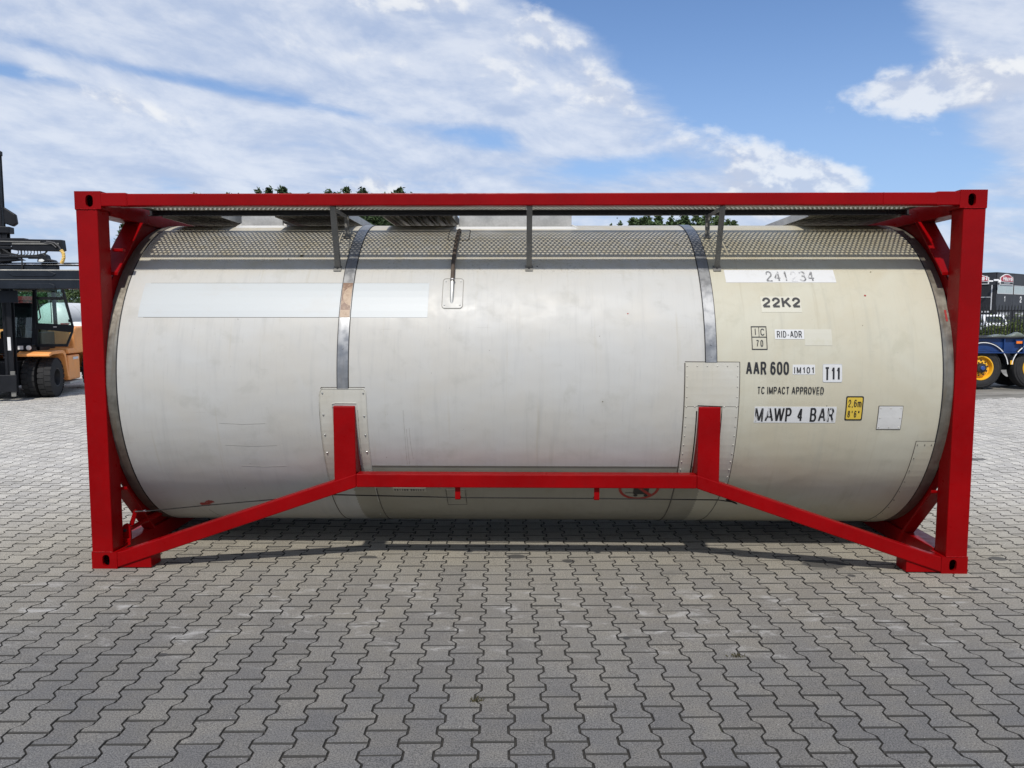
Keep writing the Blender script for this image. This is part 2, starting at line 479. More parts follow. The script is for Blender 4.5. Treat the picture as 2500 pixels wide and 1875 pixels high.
# ------------------------------------------------------------------ mesh helpers
class MB:
    def __init__(s):
        s.v = []; s.f = []

    def add(s, verts, faces):
        o = len(s.v)
        s.v += [tuple(p) for p in verts]
        s.f += [tuple(i + o for i in f) for f in faces]
        return s

    def box(s, x0, x1, y0, y1, z0, z1):
        return s.add([(x0, y0, z0), (x1, y0, z0), (x1, y1, z0), (x0, y1, z0), (x0, y0, z1), (x1, y0, z1), (x1, y1, z1), (x0, y1, z1)],
                     [(0, 3, 2, 1), (4, 5, 6, 7), (0, 1, 5, 4), (1, 2, 6, 5), (2, 3, 7, 6), (3, 0, 4, 7)])

    def prism(s, pts, axis, a, b):
        """polygon (in the two other axes, in order) pushed from a to b along axis"""
        n = len(pts)
        def mk(p, t):
            return {'x': (t, p[0], p[1]), 'y': (p[0], t, p[1]), 'z': (p[0], p[1], t)}[axis]
        vs = [mk(p, a) for p in pts] + [mk(p, b) for p in pts]
        fs = [tuple(range(n))[::-1], tuple(range(n, 2 * n))] + [(i, (i + 1) % n, n + (i + 1) % n, n + i) for i in range(n)]
        return s.add(vs, fs)

    def beam(s, p, q, w, h, up=(0, 0, 1)):
        p, q = Vector(p), Vector(q)
        d = (q - p).normalized()
        u = Vector(up)
        sd = d.cross(u).normalized()
        u = sd.cross(d)
        vs = []
        for c in (p, q):
            for a, b in ((-1, -1), (1, -1), (1, 1), (-1, 1)):
                vs.append(c + sd * (a * w / 2) + u * (b * h / 2))
        return s.add(vs, [(0, 1, 2, 3), (7, 6, 5, 4), (0, 4, 5, 1), (1, 5, 6, 2), (2, 6, 7, 3), (3, 7, 4, 0)])

    def tube(s, pts, r, n=8, caps=True):
        pts = [Vector(p) for p in pts]
        rs = r if isinstance(r, (list, tuple)) else [r] * len(pts)
        vs, fs = [], []
        ref = None
        for i, p in enumerate(pts):
            d = (pts[min(i + 1, len(pts) - 1)] - pts[max(i - 1, 0)]).normalized()
            if ref is None:
                ref = Vector((0, 0, 1)) if abs(d.z) < 0.9 else Vector((1, 0, 0))
            a = d.cross(ref).normalized()
            b = a.cross(d)
            ref = b
            for k in range(n):
                t = 2 * math.pi * k / n
                vs.append(p + (a * math.cos(t) + b * math.sin(t)) * rs[i])
        for i in range(len(pts) - 1):
            for k in range(n):
                fs.append((i * n + k, i * n + (k + 1) % n, (i + 1) * n + (k + 1) % n, (i + 1) * n + k))
        if caps:
            fs.append(tuple(range(n))[::-1])
            fs.append(tuple(range((len(pts) - 1) * n, len(pts) * n)))
        return s.add(vs, fs)

    def lathe(s, prof, c, axis='x', n=48, a0=0.0, a1=360.0):
        """profile of (along, radius) turned about an axis through c"""
        full = abs(a1 - a0) >= 359.9
        m = n if full else n + 1
        vs, fs = [], []
        for (t, r) in prof:
            for k in range(m):
                a = R(a0 + (a1 - a0) * k / n)
                ca, sa = math.cos(a) * r, math.sin(a) * r
                vs.append({'x': (c[0] + t, c[1] + ca, c[2] + sa), 'y': (c[0] + ca, c[1] + t, c[2] + sa), 'z': (c[0] + ca, c[1] + sa, c[2] + t)}[axis])
        for i in range(len(prof) - 1):
            for k in range(n if full else n):
                k2 = (k + 1) % m if full else k + 1
                fs.append((i * m + k, i * m + k2, (i + 1) * m + k2, (i + 1) * m + k))
        return s.add(vs, fs)

    def build(s, name, mat, parent=None, bevel=0.0, smooth=False, seg=2):
        me = bpy.data.meshes.new(name)
        me.from_pydata(s.v, [], s.f)
        bm = bmesh.new(); bm.from_mesh(me)
        bmesh.ops.recalc_face_normals(bm, faces=bm.faces)
        bm.to_mesh(me); bm.free()
        return link(name, me, mat, parent, bevel, smooth, seg)


def link(name, me, mat, parent=None, bevel=0.0, smooth=False, seg=2):
    if mat is not None:
        me.materials.clear()
        me.materials.append(M[mat] if isinstance(mat, str) else mat)
    if smooth:
        for p in me.polygons:
            p.use_smooth = True
        me.set_sharp_from_angle(angle=R(35))
    o = bpy.data.objects.new(name, me)
    COL.objects.link(o)
    if parent is not None:
        put_under(o, parent)
    if bevel:
        b = o.modifiers.new('bevel', 'BEVEL')
        b.width, b.segments, b.limit_method, b.angle_limit = bevel, seg, 'ANGLE', R(40)
        b.harden_normals = False
    return o


def put_under(o, parent):
    o.parent = parent
    # meshes are written in the thing's own frame: world coordinates for things that are not turned
    base = parent
    while base.parent is not None:
        base = base.parent
    if parent is base and not base.get('own_frame'):
        o.matrix_parent_inverse = Matrix.Translation(-Vector(base.location))


def thing(name, label, cat, loc=(0, 0, 0), group=None, own_frame=False, rotz=0.0):
    o = bpy.data.objects.new(name, None)
    o.empty_display_size = 0.2
    COL.objects.link(o)
    o.location = loc
    o.rotation_euler = (0, 0, rotz)
    tag(o, label, cat, group)
    if own_frame:
        o['own_frame'] = 1
    return o


def tag(o, label=None, cat=None, group=None, kind=None):
    if label: o['label'] = label
    if cat: o['category'] = cat
    if group: o['group'] = group
    if kind: o['kind'] = kind
    return o


def wrap(x, a, r):
    """point on the tank flank: a in degrees, 0 faces the camera, 90 is the crown"""
    return (x, YC - r * math.cos(R(a)), ZC + r * math.sin(R(a)))


def patch(name, x0, x1, a0, a1, r, mat, parent, th=0.003, step=3.0, xs=1, smooth=True):
    n = max(1, int(abs(a1 - a0) / step))
    mb = MB()
    vs, fs = [], []
    for rr in (r, r - th):
        for i in range(n + 1):
            for j in range(xs + 1):
                vs.append(wrap(x0 + (x1 - x0) * j / xs, a0 + (a1 - a0) * i / n, rr))
    w = xs + 1
    off = (n + 1) * w
    for i in range(n):
        for j in range(xs):
            q = (i * w + j, i * w + j + 1, (i + 1) * w + j + 1, (i + 1) * w + j)
            fs.append(q); fs.append(tuple(k + off for k in q[::-1]))
        for j in (0, xs):
            fs.append((i * w + j, (i + 1) * w + j, off + (i + 1) * w + j, off + i * w + j))
    for i in (0, n):
        for j in range(xs):
            fs.append((i * w + j, i * w + j + 1, off + i * w + j + 1, off + i * w + j))
    mb.add(vs, fs)
    return mb.build(name, mat, parent, smooth=smooth)


def wrap_mesh(me, r, depth, step=2.5):
    """lay a flat mesh (x along the tank, y = arc length) onto the flank, with an edge of the given depth"""
    bm = bmesh.new(); bm.from_mesh(me)
    ys = [v.co.y for v in bm.verts]
    if ys:
        lo, hi = min(ys), max(ys)
        k = TR * R(step)
        t = math.ceil(lo / k) * k
        while t < hi:
            bmesh.ops.bisect_plane(bm, geom=bm.verts[:] + bm.edges[:] + bm.faces[:], plane_co=(0, t, 0), plane_no=(0, 1, 0))
            t += k
    if depth:
        bnd = [e for e in bm.edges if len(e.link_faces) == 1]
        ret = bmesh.ops.extrude_edge_only(bm, edges=bnd)
        for g in ret['geom']:
            if isinstance(g, bmesh.types.BMVert):
                g.co.z -= depth
    for v in bm.verts:
        v.co = wrap(v.co.x, math.degrees(v.co.y / TR), r + v.co.z)
    bm.to_mesh(me); bm.free()


def flat_poly(outer, holes=()):
    """flat mesh of a polygon with holes"""
    cu = bpy.data.curves.new('outline', 'CURVE')
    cu.dimensions = '2D'; cu.fill_mode = 'BOTH'
    for loop in (outer, *holes):
        sp = cu.splines.new('POLY'); sp.points.add(len(loop) - 1)
        for p, q in zip(sp.points, loop):
            p.co = (q[0], q[1], 0, 1)
        sp.use_cyclic_u = True
    return curve_mesh(cu)


def curve_mesh(cu):
    ob = bpy.data.objects.new('outline', cu)
    COL.objects.link(ob)
    bpy.context.view_layer.update()
    dg = bpy.context.evaluated_depsgraph_get()
    me = bpy.data.meshes.new_from_object(ob.evaluated_get(dg))
    bpy.data.objects.remove(ob); bpy.data.curves.remove(cu)
    return me


def earc(cx, cy, rx, ry, a0, a1, n=10):
    return [(cx + rx * math.cos(R(a0 + (a1 - a0) * k / n)), cy + ry * math.sin(R(a0 + (a1 - a0) * k / n))) for k in range(n + 1)]


# plain sans lettering drawn as strokes in a unit box: (relative width, strokes)
O_ = earc(.5, .68, .5, .32, 0, 180) + earc(.5, .32, .5, .32, 180, 360)
GLYPH = {
    '0': (1.0, [O_ + O_[:1]]),
    'O': (1.15, [O_ + O_[:1]]),
    '1': (0.62, [[(.05, .74), (.40, .80), (.70, .98)], [(.80, 1.04), (.80, 0)]]),
    '2': (1.0, [[(.02, .66)] + earc(.5, .71, .46, .29, 178, -35) + [(.10, .14), (0, 0)], [(-.04, 0), (1, 0)]]),
    '3': (1.0, [earc(.48, .745, .44, .255, 165, -90) + [(.34, .49)], [(.40, .50)] + earc(.48, .26, .50, .26, 88, -165)]),
    '4': (1.05, [[(.70, 0), (.70, 1.0)], [(.70, .98), (0, .31)], [(0, .28), (1, .28)]]),
    '6': (1.0, [earc(.52, .72, .45, .28, 25, 180) + [(0, .34)], earc(.5, .31, .5, .31, 0, 360, 18)]),
    '7': (1.0, [[(0, 1), (1.0, 1)], [(1.0, .98), (.52, .48), (.32, 0)]]),
    '8': (1.0, [earc(.5, .76, .43, .24, 0, 360, 18), earc(.5, .26, .5, .26, 0, 360, 18)]),
    'A': (1.2, [[(0, 0), (.47, 1.03)], [(.53, 1.03), (1, 0)], [(.16, .33), (.84, .33)]]),
    'B': (1.1, [[(0, -.06), (0, 1.06)], [(0, 1), (.55, 1)] + earc(.56, .765, .36, .235, 88, -88) + [(0, .53)], [(0, .53), (.58, .53)] + earc(.58, .265, .42, .265, 88, -88) + [(0, 0)]]),
    'C': (1.1, [earc(.5, .67, .5, .33, 22, 180) + earc(.5, .33, .5, .33, 180, 338)]),
    'D': (1.12, [[(0, -.06), (0, 1.06)], [(0, 1), (.42, 1)] + earc(.44, .5, .56, .5, 86, -86, 16) + [(.42, 0), (0, 0)]]),
    'E': (1.0, [[(0, -.06), (0, 1.06)], [(0, 1), (1, 1)], [(0, .52), (.92, .52)], [(0, 0), (1.02, 0)]]),
    'H': (1.1, [[(0, -.04), (0, 1.04)], [(1, -.04), (1, 1.04)], [(0, .5), (1, .5)]]),
    'I': (0.12, [[(.5, -.06), (.5, 1.06)]]),
    'K': (1.1, [[(0, -.06), (0, 1.06)], [(1, 1.05), (.02, .36)], [(.36, .60), (1.02, -.05)]]),
    'L': (0.95, [[(0, -.06), (0, 1.06)], [(0, 0), (1, 0)]]),
    'M': (1.35, [[(0, -.06), (0, 1.03)], [(0, 1.03), (.5, 0.02)], [(.5, 0.02), (1, 1.03)], [(1, 1.03), (1, -.06)]]),
    'P': (1.05, [[(0, -.06), (0, 1.06)], [(0, 1), (.55, 1)] + earc(.58, .73, .42, .27, 86, -86) + [(0, .46)]]),
    'R': (1.1, [[(0, -.06), (0, 1.06)], [(0, 1), (.55, 1)] + earc(.56, .74, .40, .26, 86, -86) + [(0, .48)], [(.50, .46), (.70, .36), (1.0, -.05)]]),
    'T': (1.05, [[(-.04, 1), (1.04, 1)], [(.5, 1), (.5, -.06)]]),
    'U': (1.1, [[(0, 1.06), (0, .32)] + earc(.5, .32, .5, .32, 180, 360) + [(1, .32), (1, 1.06)]]),
    'V': (1.15, [[(0, 1.04), (.48, 0)], [(.52, 0), (1, 1.04)]]),
    'W': (1.6, [[(0, 1.04), (.24, 0)], [(.26, 0), (.49, 1.02)], [(.51, 1.02), (.74, 0)], [(.76, 0), (1, 1.04)]]),
    '-': (0.55, [[(0, .36), (1, .36)]]),
    "'": (0.12, [[(.5, 1.04), (.5, .70)]]),
    '"': (0.35, [[(.1, 1.04), (.1, .70)], [(.9, 1.04), (.9, .70)]]),
    ',': (0.12, [[(.6, .06), (.2, -.16)]]),
    'm': (1.5, [[(0, -.04), (0, .74)], [(0, .48)] + earc(.25, .48, .25, .23, 170, 0) + [(.5, -.04)], [(.5, .48)] + earc(.75, .48, .25, .23, 170, 0) + [(1, -.04)]]),
    'e': (1.0, [[(0, .36), (.98, .36)] + earc(.5, .36, .49, .36, 0, 325, 16)]),
    'u': (0.95, [[(0, .74), (0, .26)] + earc(.48, .26, .48, .26, 180, 350), [(1, .76), (1, -.06)]]),
    'v': (1.0, [[(0, .74), (.48, 0)], [(.52, 0), (1, .74)]]),
    'l': (0.12, [[(.5, -.06), (.5, 1.06)]]),
}


def text_mesh(body, x0, x1, y0, y1, t=0.010, spacing=1.0):
    """lettering of stroke width t filling the given box"""
    H = y1 - y0
    gap = (t * 1.9) * spacing
    ws = [0.42 if ch == ' ' else GLYPH[ch][0] for ch in body]
    fixed = sum((0 if ch == ' ' else t) for ch in body) + gap * (len(body) - 1)
    k = max(0.0, (x1 - x0 - fixed)) / sum(ws)
    vs, fs = [], []
    x = x0
    zi = 0
    for ch, w in zip(body, ws):
        if ch == ' ':
            x += w * k + gap
            continue
        for st in GLYPH[ch][1]:
            P_ = [(x + t / 2 + px * w * k, y0 + t / 2 + py * (H - t)) for px, py in st]
            closed = math.hypot(P_[0][0] - P_[-1][0], P_[0][1] - P_[-1][1]) < 1e-6 and len(P_) > 3
            if closed:
                P_ = P_[:-1]
            n = len(P_)
            o = len(vs)
            zi += 1
            for i, p in enumerate(P_):
                a = P_[i - 1] if (i > 0 or closed) else None
                b = P_[(i + 1) % n] if (i < n - 1 or closed) else None
                ds = []
                for s_, e_ in ((a, p), (p, b)):
                    if s_ is None or e_ is None:
                        continue
                    dx, dy = e_[0] - s_[0], e_[1] - s_[1]
                    l = math.hypot(dx, dy)
                    if l > 1e-7:
                        ds.append((dx / l, dy / l))
                if not ds:
                    ds = [(1, 0)]
                dx, dy = sum(q[0] for q in ds) / len(ds), sum(q[1] for q in ds) / len(ds)
                l = max(0.5, math.hypot(dx, dy))
                nx, ny = -dy / l / l * math.hypot(dx, dy) / max(math.hypot(dx, dy), 1e-6), dx / l / l * math.hypot(dx, dy) / max(math.hypot(dx, dy), 1e-6)
                vs.append((p[0] + nx * t / 2, p[1] + ny * t / 2, zi * 0.00012))
                vs.append((p[0] - nx * t / 2, p[1] - ny * t / 2, zi * 0.00012))
            for i in range(n if closed else n - 1):
                j = (i + 1) % n
                fs.append((o + 2 * i, o + 2 * i + 1, o + 2 * j + 1, o + 2 * j))
        x += w * k + t + gap
    me = bpy.data.meshes.new('text')
    me.from_pydata(vs, [], fs)
    return me


def arc(a):
    return R(a) * TR


def rounded(x0, x1, y0, y1, r, n=5):
    pts = []
    for cx, cy, a in ((x1 - r, y1 - r, 0), (x0 + r, y1 - r, 90), (x0 + r, y0 + r, 180), (x1 - r, y0 + r, 270)):
        for k in range(n + 1):
            t = R(a + 90 * k / n)
            pts.append((cx + r * math.cos(t), cy + r * math.sin(t)))
    return pts


def wrapped(name, me, r, mat, parent, depth=0.004):
    wrap_mesh(me, r, depth)
    return link(name, me, mat, parent)


def lettering(body, x0, x1, a0, a1, parent, mat='ink', t=0.010, r=TR + 0.0032, spacing=1.0, name='lettering'):
    return wrapped(name, text_mesh(body, x0, x1, arc(a0), arc(a1), t, spacing), r, mat, parent, 0.0)


def sticker(x0, x1, a0, a1, parent, mat, r=TR + 0.0018, rad=0.004, name='sticker', skew=0.0):
    pts = [(p[0] + skew * (p[1] - arc(a0)), p[1]) for p in rounded(x0, x1, arc(a0), arc(a1), rad)]
    return wrapped(name, flat_poly(pts), r, mat, parent)


def rivets(name, pts, parent, rad=0.006, mat='rivet', r=TR + 0.004):
    mb = MB()
    for x, a in pts:
        c = Vector(wrap(x, a, r)); n = (c - Vector((x, YC, ZC))).normalized()
        u = Vector((1, 0, 0)); w = n.cross(u)
        vs = []
        for k in range(6):
            t = k * math.pi / 3
            vs.append(c + (u * math.cos(t) + w * math.sin(t)) * rad)
        for k in range(6):
            t = k * math.pi / 3
            vs.append(c + (u * math.cos(t) + w * math.sin(t)) * rad * 0.6 + n * rad * 0.6)
        vs.append(c + n * rad * 0.75)
        fs = [(k, (k + 1) % 6, 6 + (k + 1) % 6, 6 + k) for k in range(6)] + [(6 + k, 6 + (k + 1) % 6, 12) for k in range(6)]
        mb.add(vs, fs)
    o = mb.build(name, mat, parent, smooth=True)
    tag(o, kind='stuff')
    return o


def edge_line(name, pts, parent, r=TR + 0.003, w=0.004, mat='seam'):
    """thin bead of dirt and sealant along a sheet edge, following the flank"""
    fine = []
    for (xa, aa), (xb, ab) in zip(pts[:-1], pts[1:]):
        n = max(1, int(abs(ab - aa) / 3))
        for i in range(n):
            t = i / n
            fine.append(wrap(xa + (xb - xa) * t, aa + (ab - aa) * t, r))
    fine.append(wrap(pts[-1][0], pts[-1][1], r))
    return MB().tube(fine, w, 5).build(name, mat, parent, smooth=True)


# ------------------------------------------------------------------ ground
def ground_materials():
    def paver(name, island):
        mt, nt, b = new_mat(name)
        g = nt.new('ShaderNodeNewGeometry')
        p = g.outputs['Position']
        if island:
            r = g.outputs['Random Per Island']
        else:
            r = nt.new('ShaderNodeObjectInfo').outputs['Random']
        sp = nt.new('ShaderNodeSeparateXYZ'); nt.l.new(p, sp.inputs[0])
        X, Y = sp.outputs[0], sp.outputs[1]
        big = nt.noise(p, 0.55, 5, 0.6, 0.4)
        mid = nt.noise(p, 3.2, 6, 0.65, 0.3)
        grain = nt.noise(p, 150.0, 3, 0.7)
        grain2 = nt.noise(p, 70.0, 4, 0.65)
        # light gradient painted into the stone colour: dark near the viewer, paler beyond
        depth_light = nt.ramp(nt.math('ADD', Y, nt.math('MULTIPLY', nt.math('SUBTRACT', big, 0.5), 1.4)), -2.4, 1.6)
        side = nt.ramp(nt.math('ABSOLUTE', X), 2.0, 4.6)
        depth_light = nt.math('ADD', depth_light, nt.math('MULTIPLY', side, nt.ramp(Y, -1.6, 1.0, 0.0, 0.55)), clamp=True)
        c = nt.mix(depth_light, (0.128, 0.126, 0.124), (0.29, 0.27, 0.225))
        c = nt.mix(nt.ramp(nt.math('ADD', Y, nt.math('MULTIPLY', side, 1.8)), 0.8, 6.0), c, (0.52, 0.50, 0.46))  # paler again with distance, continuing the painted light gradient
        warm = nt.ramp(mid, 0.35, 0.7)
        c = nt.mix(nt.math('MULTIPLY', warm, 0.25), c, (0.24, 0.215, 0.165))
        # each stone its own tone
        c = nt.mix(1.0, c, nt.mix(r, (0.89, 0.89, 0.90), (1.11, 1.105, 1.09)), 'MULTIPLY')
        # aggregate
        c = nt.mix(nt.ramp(grain, 0.34, 0.66, 0.0, 1.0), nt.mix(1.0, c, (0.52, 0.52, 0.53), 'MULTIPLY'), nt.mix(1.0, c, (1.50, 1.49, 1.47), 'MULTIPLY'))
        c = nt.mix(nt.math('MULTIPLY', nt.ramp(grain2, 0.56, 0.75), 0.30), c, (0.10, 0.098, 0.092))
        c = nt.mix(nt.math('MULTIPLY', nt.ramp(nt.noise(p, 95.0, 1, 0.4), 0.765, 0.80), 0.75), c, (0.60, 0.59, 0.57))
        # scraped pale dust
        pal = nt.math('MULTIPLY', nt.ramp(nt.noise(nt.scale(p, 1.0, 2.3, 1), 3.6, 6, 0.7, 0.5), 0.53, 0.72), band(nt, Y, -1.35, -0.25, 0.35))
        c = nt.mix(nt.math('MULTIPLY', pal, 0.70), c, (0.46, 0.45, 0.43))
        # dirt settled on the bevelled edges
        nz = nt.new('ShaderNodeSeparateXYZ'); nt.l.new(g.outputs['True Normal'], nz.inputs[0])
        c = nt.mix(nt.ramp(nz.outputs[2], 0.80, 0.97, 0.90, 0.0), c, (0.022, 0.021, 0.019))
        # oil drips
        spots = None
        wob = nt.math('MULTIPLY', nt.math('SUBTRACT', nt.noise(p, 9.0, 4), 0.5), 1.5)
        for (sx, sy, rx, ry) in OIL:
            dx = nt.math('DIVIDE', nt.math('SUBTRACT', X, sx), rx)
            dy = nt.math('DIVIDE', nt.math('SUBTRACT', Y, sy), ry)
            e = nt.math('ADD', nt.math('ADD', nt.math('MULTIPLY', dx, dx), nt.math('MULTIPLY', dy, dy)), wob)
            mk = nt.ramp(e, 0.7, 1.2, 1.0, 0.0)
            spots = mk if spots is None else nt.math('MAXIMUM', spots, mk)
        c = nt.mix(nt.math('MULTIPLY', spots, 0.80), c, (0.035, 0.035, 0.036))
        old = nt.math('MULTIPLY', nt.ramp(nt.noise(p, 1.6, 5, 0.6, 0.6), 0.63, 0.74), 0.35)
        c = nt.mix(old, c, (0.12, 0.115, 0.10))
        nt.l.new(c, b.inputs['Base Color'])
        nt.val(b, 'Roughness', nt.math('ADD', nt.math('MULTIPLY', depth_light, 0.14), 0.72))
        b.inputs['Specular IOR Level'].default_value = 0.35
        bp = nt.new('ShaderNodeBump'); bp.inputs['Strength'].default_value = 0.55; bp.inputs['Distance'].default_value = 0.002
        nt.l.new(nt.math('ADD', grain, nt.math('MULTIPLY', grain2, 0.8)), bp.inputs['Height'])
        nt.l.new(bp.outputs[0], b.inputs['Normal'])
        return mt
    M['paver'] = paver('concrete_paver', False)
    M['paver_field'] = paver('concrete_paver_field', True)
    mt, nt, b = new_mat('joint_sand')
    g = nt.new('ShaderNodeNewGeometry')
    n = nt.noise(g.outputs['Position'], 60.0, 4)
    n2 = nt.noise(g.outputs['Position'], 1.3, 4)
    c = nt.mix(n, (0.018, 0.017, 0.015), (0.055, 0.050, 0.042))
    c = nt.mix(nt.math('MULTIPLY', nt.ramp(n2, 0.6, 0.75), 0.5), c, (0.05, 0.055, 0.025))
    nt.l.new(c, b.inputs['Base Color']); b.inputs['Roughness'].default_value = 0.95
    M['joint_sand'] = mt
    mt, nt, b = new_mat('dirty_asphalt')
    g = nt.new('ShaderNodeNewGeometry')
    p = g.outputs['Position']
    n1 = nt.noise(nt.scale(p, 0.5, 1.6, 1), 0.9, 7, 0.65, 0.5)
    n2 = nt.noise(p, 30.0, 4, 0.6)
    c = nt.mix(nt.ramp(n1, 0.36, 0.66), (0.14, 0.13, 0.11), (0.33, 0.315, 0.28))
    c = nt.mix(nt.math('MULTIPLY', nt.ramp(n2, 0.4, 0.7), 0.4), c, (0.12, 0.115, 0.10))
    nt.l.new(c, b.inputs['Base Color']); b.inputs['Roughness'].default_value = 0.9
    M['asphalt'] = mt


OIL = [(-0.07, 0.33, 0.07, 0.05), (0.31, 0.23, 0.05, 0.04), (2.13, 0.19, 0.17, 0.085), (3.33, 0.68, 0.10, 0.09), (3.44, 0.34, 0.07, 0.05),
       (-1.15, 0.30, 0.06, 0.035), (3.05, -0.62, 0.035, 0.03), (2.22, -0.05, 0.03, 0.03), 
       (5.4, 4.3, 0.3, 0.12), (-6.2, 6.0, 0.16, 0.12), (0.55, -1.1, 0.02, 0.02), (-1.9, -1.35, 0.03, 0.02), (2.9, -0.3, 0.03, 0.025)]
ground_materials()

PL, PW = 0.1883, 0.152
HF, HWAIST = 0.0902, 0.0618
FA, FB = 0.0310, 0.03215
ROT = R(1.67)


def paved(x, y):
    if y > 20 or x < -24:
        return False
    if x > 2:
        return y < 11.2 + 0.33 * (x - 9.5) and x < 20
    return True


def build_ground():
    g = MB().add([(-900, -300, -0.016), (900, -300, -0.016), (900, 1500, -0.016), (-900, 1500, -0.016)], [(0, 1, 2, 3)]).build('ground', 'asphalt')
    tag(g, kind='structure')
    # bed of jointing sand under the stones
    bed = MB()
    bed.add([(-24, -8, -0.008), (2.0, -8, -0.008), (2.0, 20.1, -0.008), (-24, 20.1, -0.008)], [(0, 1, 2, 3)])
    bed.add([(2.0, -8, -0.008), (20.0, -8, -0.008), (20.0, 14.6, -0.008), (2.0, 8.75, -0.008)], [(0, 1, 2, 3)])
    pave = bed.build('pavement', 'joint_sand')
    tag(pave, kind='structure')

    def outline(shrink):
        h1, h2, l = HF - shrink, HWAIST - shrink, PL / 2 - shrink * 1.45
        y1 = PL / 2 - FA - shrink * 0.2
        y2 = PL / 2 - FA - FB - shrink * 0.2
        rt_ = [(h1, -l), (h1, -y1), (h2, -y2), (h2, y2), (h1, y1), (h1, l)]
        return rt_ + [(-x, y) for x, y in rt_[::-1]]
    lo, hi = outline(0.0027), outline(0.0058)
    n = 12
    near_v = [(x, y, 0.0) for x, y in hi] + [(x, y, -0.0055) for x, y in lo] + [(x, y, -0.03) for x, y in lo]
    near_f = [tuple(range(n))] + [(n + i, n + (i + 1) % n, (i + 1) % n, i) for i in range(n)] + [(2 * n + i, 2 * n + (i + 1) % n, n + (i + 1) % n, n + i) for i in range(n)]
    mid_ = outline(0.0046)
    far_v = [(x, y, 0.0) for x, y in mid_] + [(x, y, -0.012) for x, y in mid_]
    far_f = [tuple(range(n))] + [(n + i, n + (i + 1) % n, (i + 1) % n, i) for i in range(n)]
    cr, sr = math.cos(ROT), math.sin(ROT)
    ox, oy = -0.140, -2.145 + PL / 2
    stones = []
    for i in range(-190, 190):
        for j in range(-60, 140):
            lx = i * PW
            ly = j * PL + (PL / 2 if i % 2 else 0.0)
            x, y = ox + lx * cr - ly * sr, oy + lx * sr + ly * cr
            if y < -4.4 or not paved(x, y):
                continue
            if abs(x) > 0.76 * (y + 5.3) + 2.4:
                continue
            stones.append((x, y))
    def key(s):
        u, v = project((s[0], s[1], 0))
        inside = 20 < u < 2480 and v < 1862
        return (0 if inside else 1, (s[0] - CAM_LOC.x) ** 2 + (s[1] - CAM_LOC.y) ** 2)
    stones.sort(key=key)
    me = None
    me = bpy.data.meshes.new('paver')
    me.from_pydata(near_v, [], near_f)
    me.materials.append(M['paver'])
    for k, (x, y) in enumerate(stones[:300]):
        o = bpy.data.objects.new('paver', me)
        o.location = (x, y, rnd.uniform(-0.0014, 0.0012))
        o.rotation_euler = (rnd.gauss(0, 0.005), rnd.gauss(0, 0.005), ROT + rnd.gauss(0, 0.004))
        COL.objects.link(o)
        o.parent = pave
    # the rest of the yard in one mesh
    vs, fs = [], []
    for (x, y) in stones[300:]:
        near = (x * x + (y + 5.2) ** 2) < 100
        bv, bf = (near_v, near_f) if near else (far_v, far_f)
        a = ROT + rnd.gauss(0, 0.004)
        ca, sa = math.cos(a), math.sin(a)
        tx, ty, dz = rnd.gauss(0, 0.005), rnd.gauss(0, 0.005), rnd.uniform(-0.0014, 0.0012)
        o = len(vs)
        for (px, py, pz) in bv:
            vs.append((x + px * ca - py * sa, y + px * sa + py * ca, pz + dz + tx * px + ty * py))
        fs += [tuple(q + o for q in f) for f in bf]
    me = bpy.data.meshes.new('paver_field')
    me.from_pydata(vs, [], fs)
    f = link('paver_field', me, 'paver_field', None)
    f.parent = pave
    tag(f, kind='stuff')
    # tufts of moss and dry grass in a few joints
    return pave


build_ground()

# ------------------------------------------------------------------ the tank container
L2, HT, WD = 3.029, 2.591, 2.438
T = thing('tank_container', 'large red framed cream white tank container standing on the grey pavers in front', 'tank container', (0, YC, 0))


def casting(sx, rear, top):
    """corner fitting with its oval lashing hole, hollow inside"""
    x_out = sx * L2
    z0 = HT - 0.118 if top else 0.0
    y0, y1 = (0.0, 0.162) if not rear else (WD - 0.162, WD)
    xa, xb = sorted((x_out, x_out - sx * 0.178))
    cx = x_out - sx * 0.100
    cz = z0 + (0.118 - 0.064 if top else 0.060)
    mb = MB()
    th = 0.022
    # perforated faces
    loop = []
    n = 20
    for k in range(n):
        t = 2 * math.pi * k / n
        dx, dz = math.cos(t), math.sin(t)
        loop.append((cx + 0.0255 * dx, cz + 0.0255 * dz + (0.0145 if dz > 1e-6 else -0.0145 if dz < -1e-6 else 0)))
    rect = [(xb, z0), (xb, z0 + 0.118), (xa, z0 + 0.118), (xa, z0)]
    yf = y0 if not rear else y1
    yi = yf + (th if not rear else -th)
    me = flat_poly(rect, [loop])
    vs = [(v.co.x, yf, v.co.y) for v in me.vertices]
    fs = [tuple(p.vertices) for p in me.polygons]
    mb.add(vs, fs)
    mb.add([(v.co.x, yi, v.co.y) for v in me.vertices], fs)
    mb.add([(p[0], yf, p[1]) for p in loop] + [(p[0], yi, p[1]) for p in loop], [(i, (i + 1) % n, n + (i + 1) % n, n + i) for i in range(n)])
    yb = y1 if not rear else y0
    # shell: top, bottom, back and two sides
    a, b_ = min(yf, yb), max(yf, yb)
    mb.add([(xa, a, z0), (xb, a, z0), (xb, b_, z0), (xa, b_, z0), (xa, a, z0 + 0.118), (xb, a, z0 + 0.118), (xb, b_, z0 + 0.118), (xa, b_, z0 + 0.118)],
           [(0, 3, 2, 1), (4, 5, 6, 7), (1, 2, 6, 5), (3, 0, 4, 7), ((2, 3, 7, 6) if not rear else (0, 1, 5, 4))])
    return mb.build('corner_casting', 'red', T)


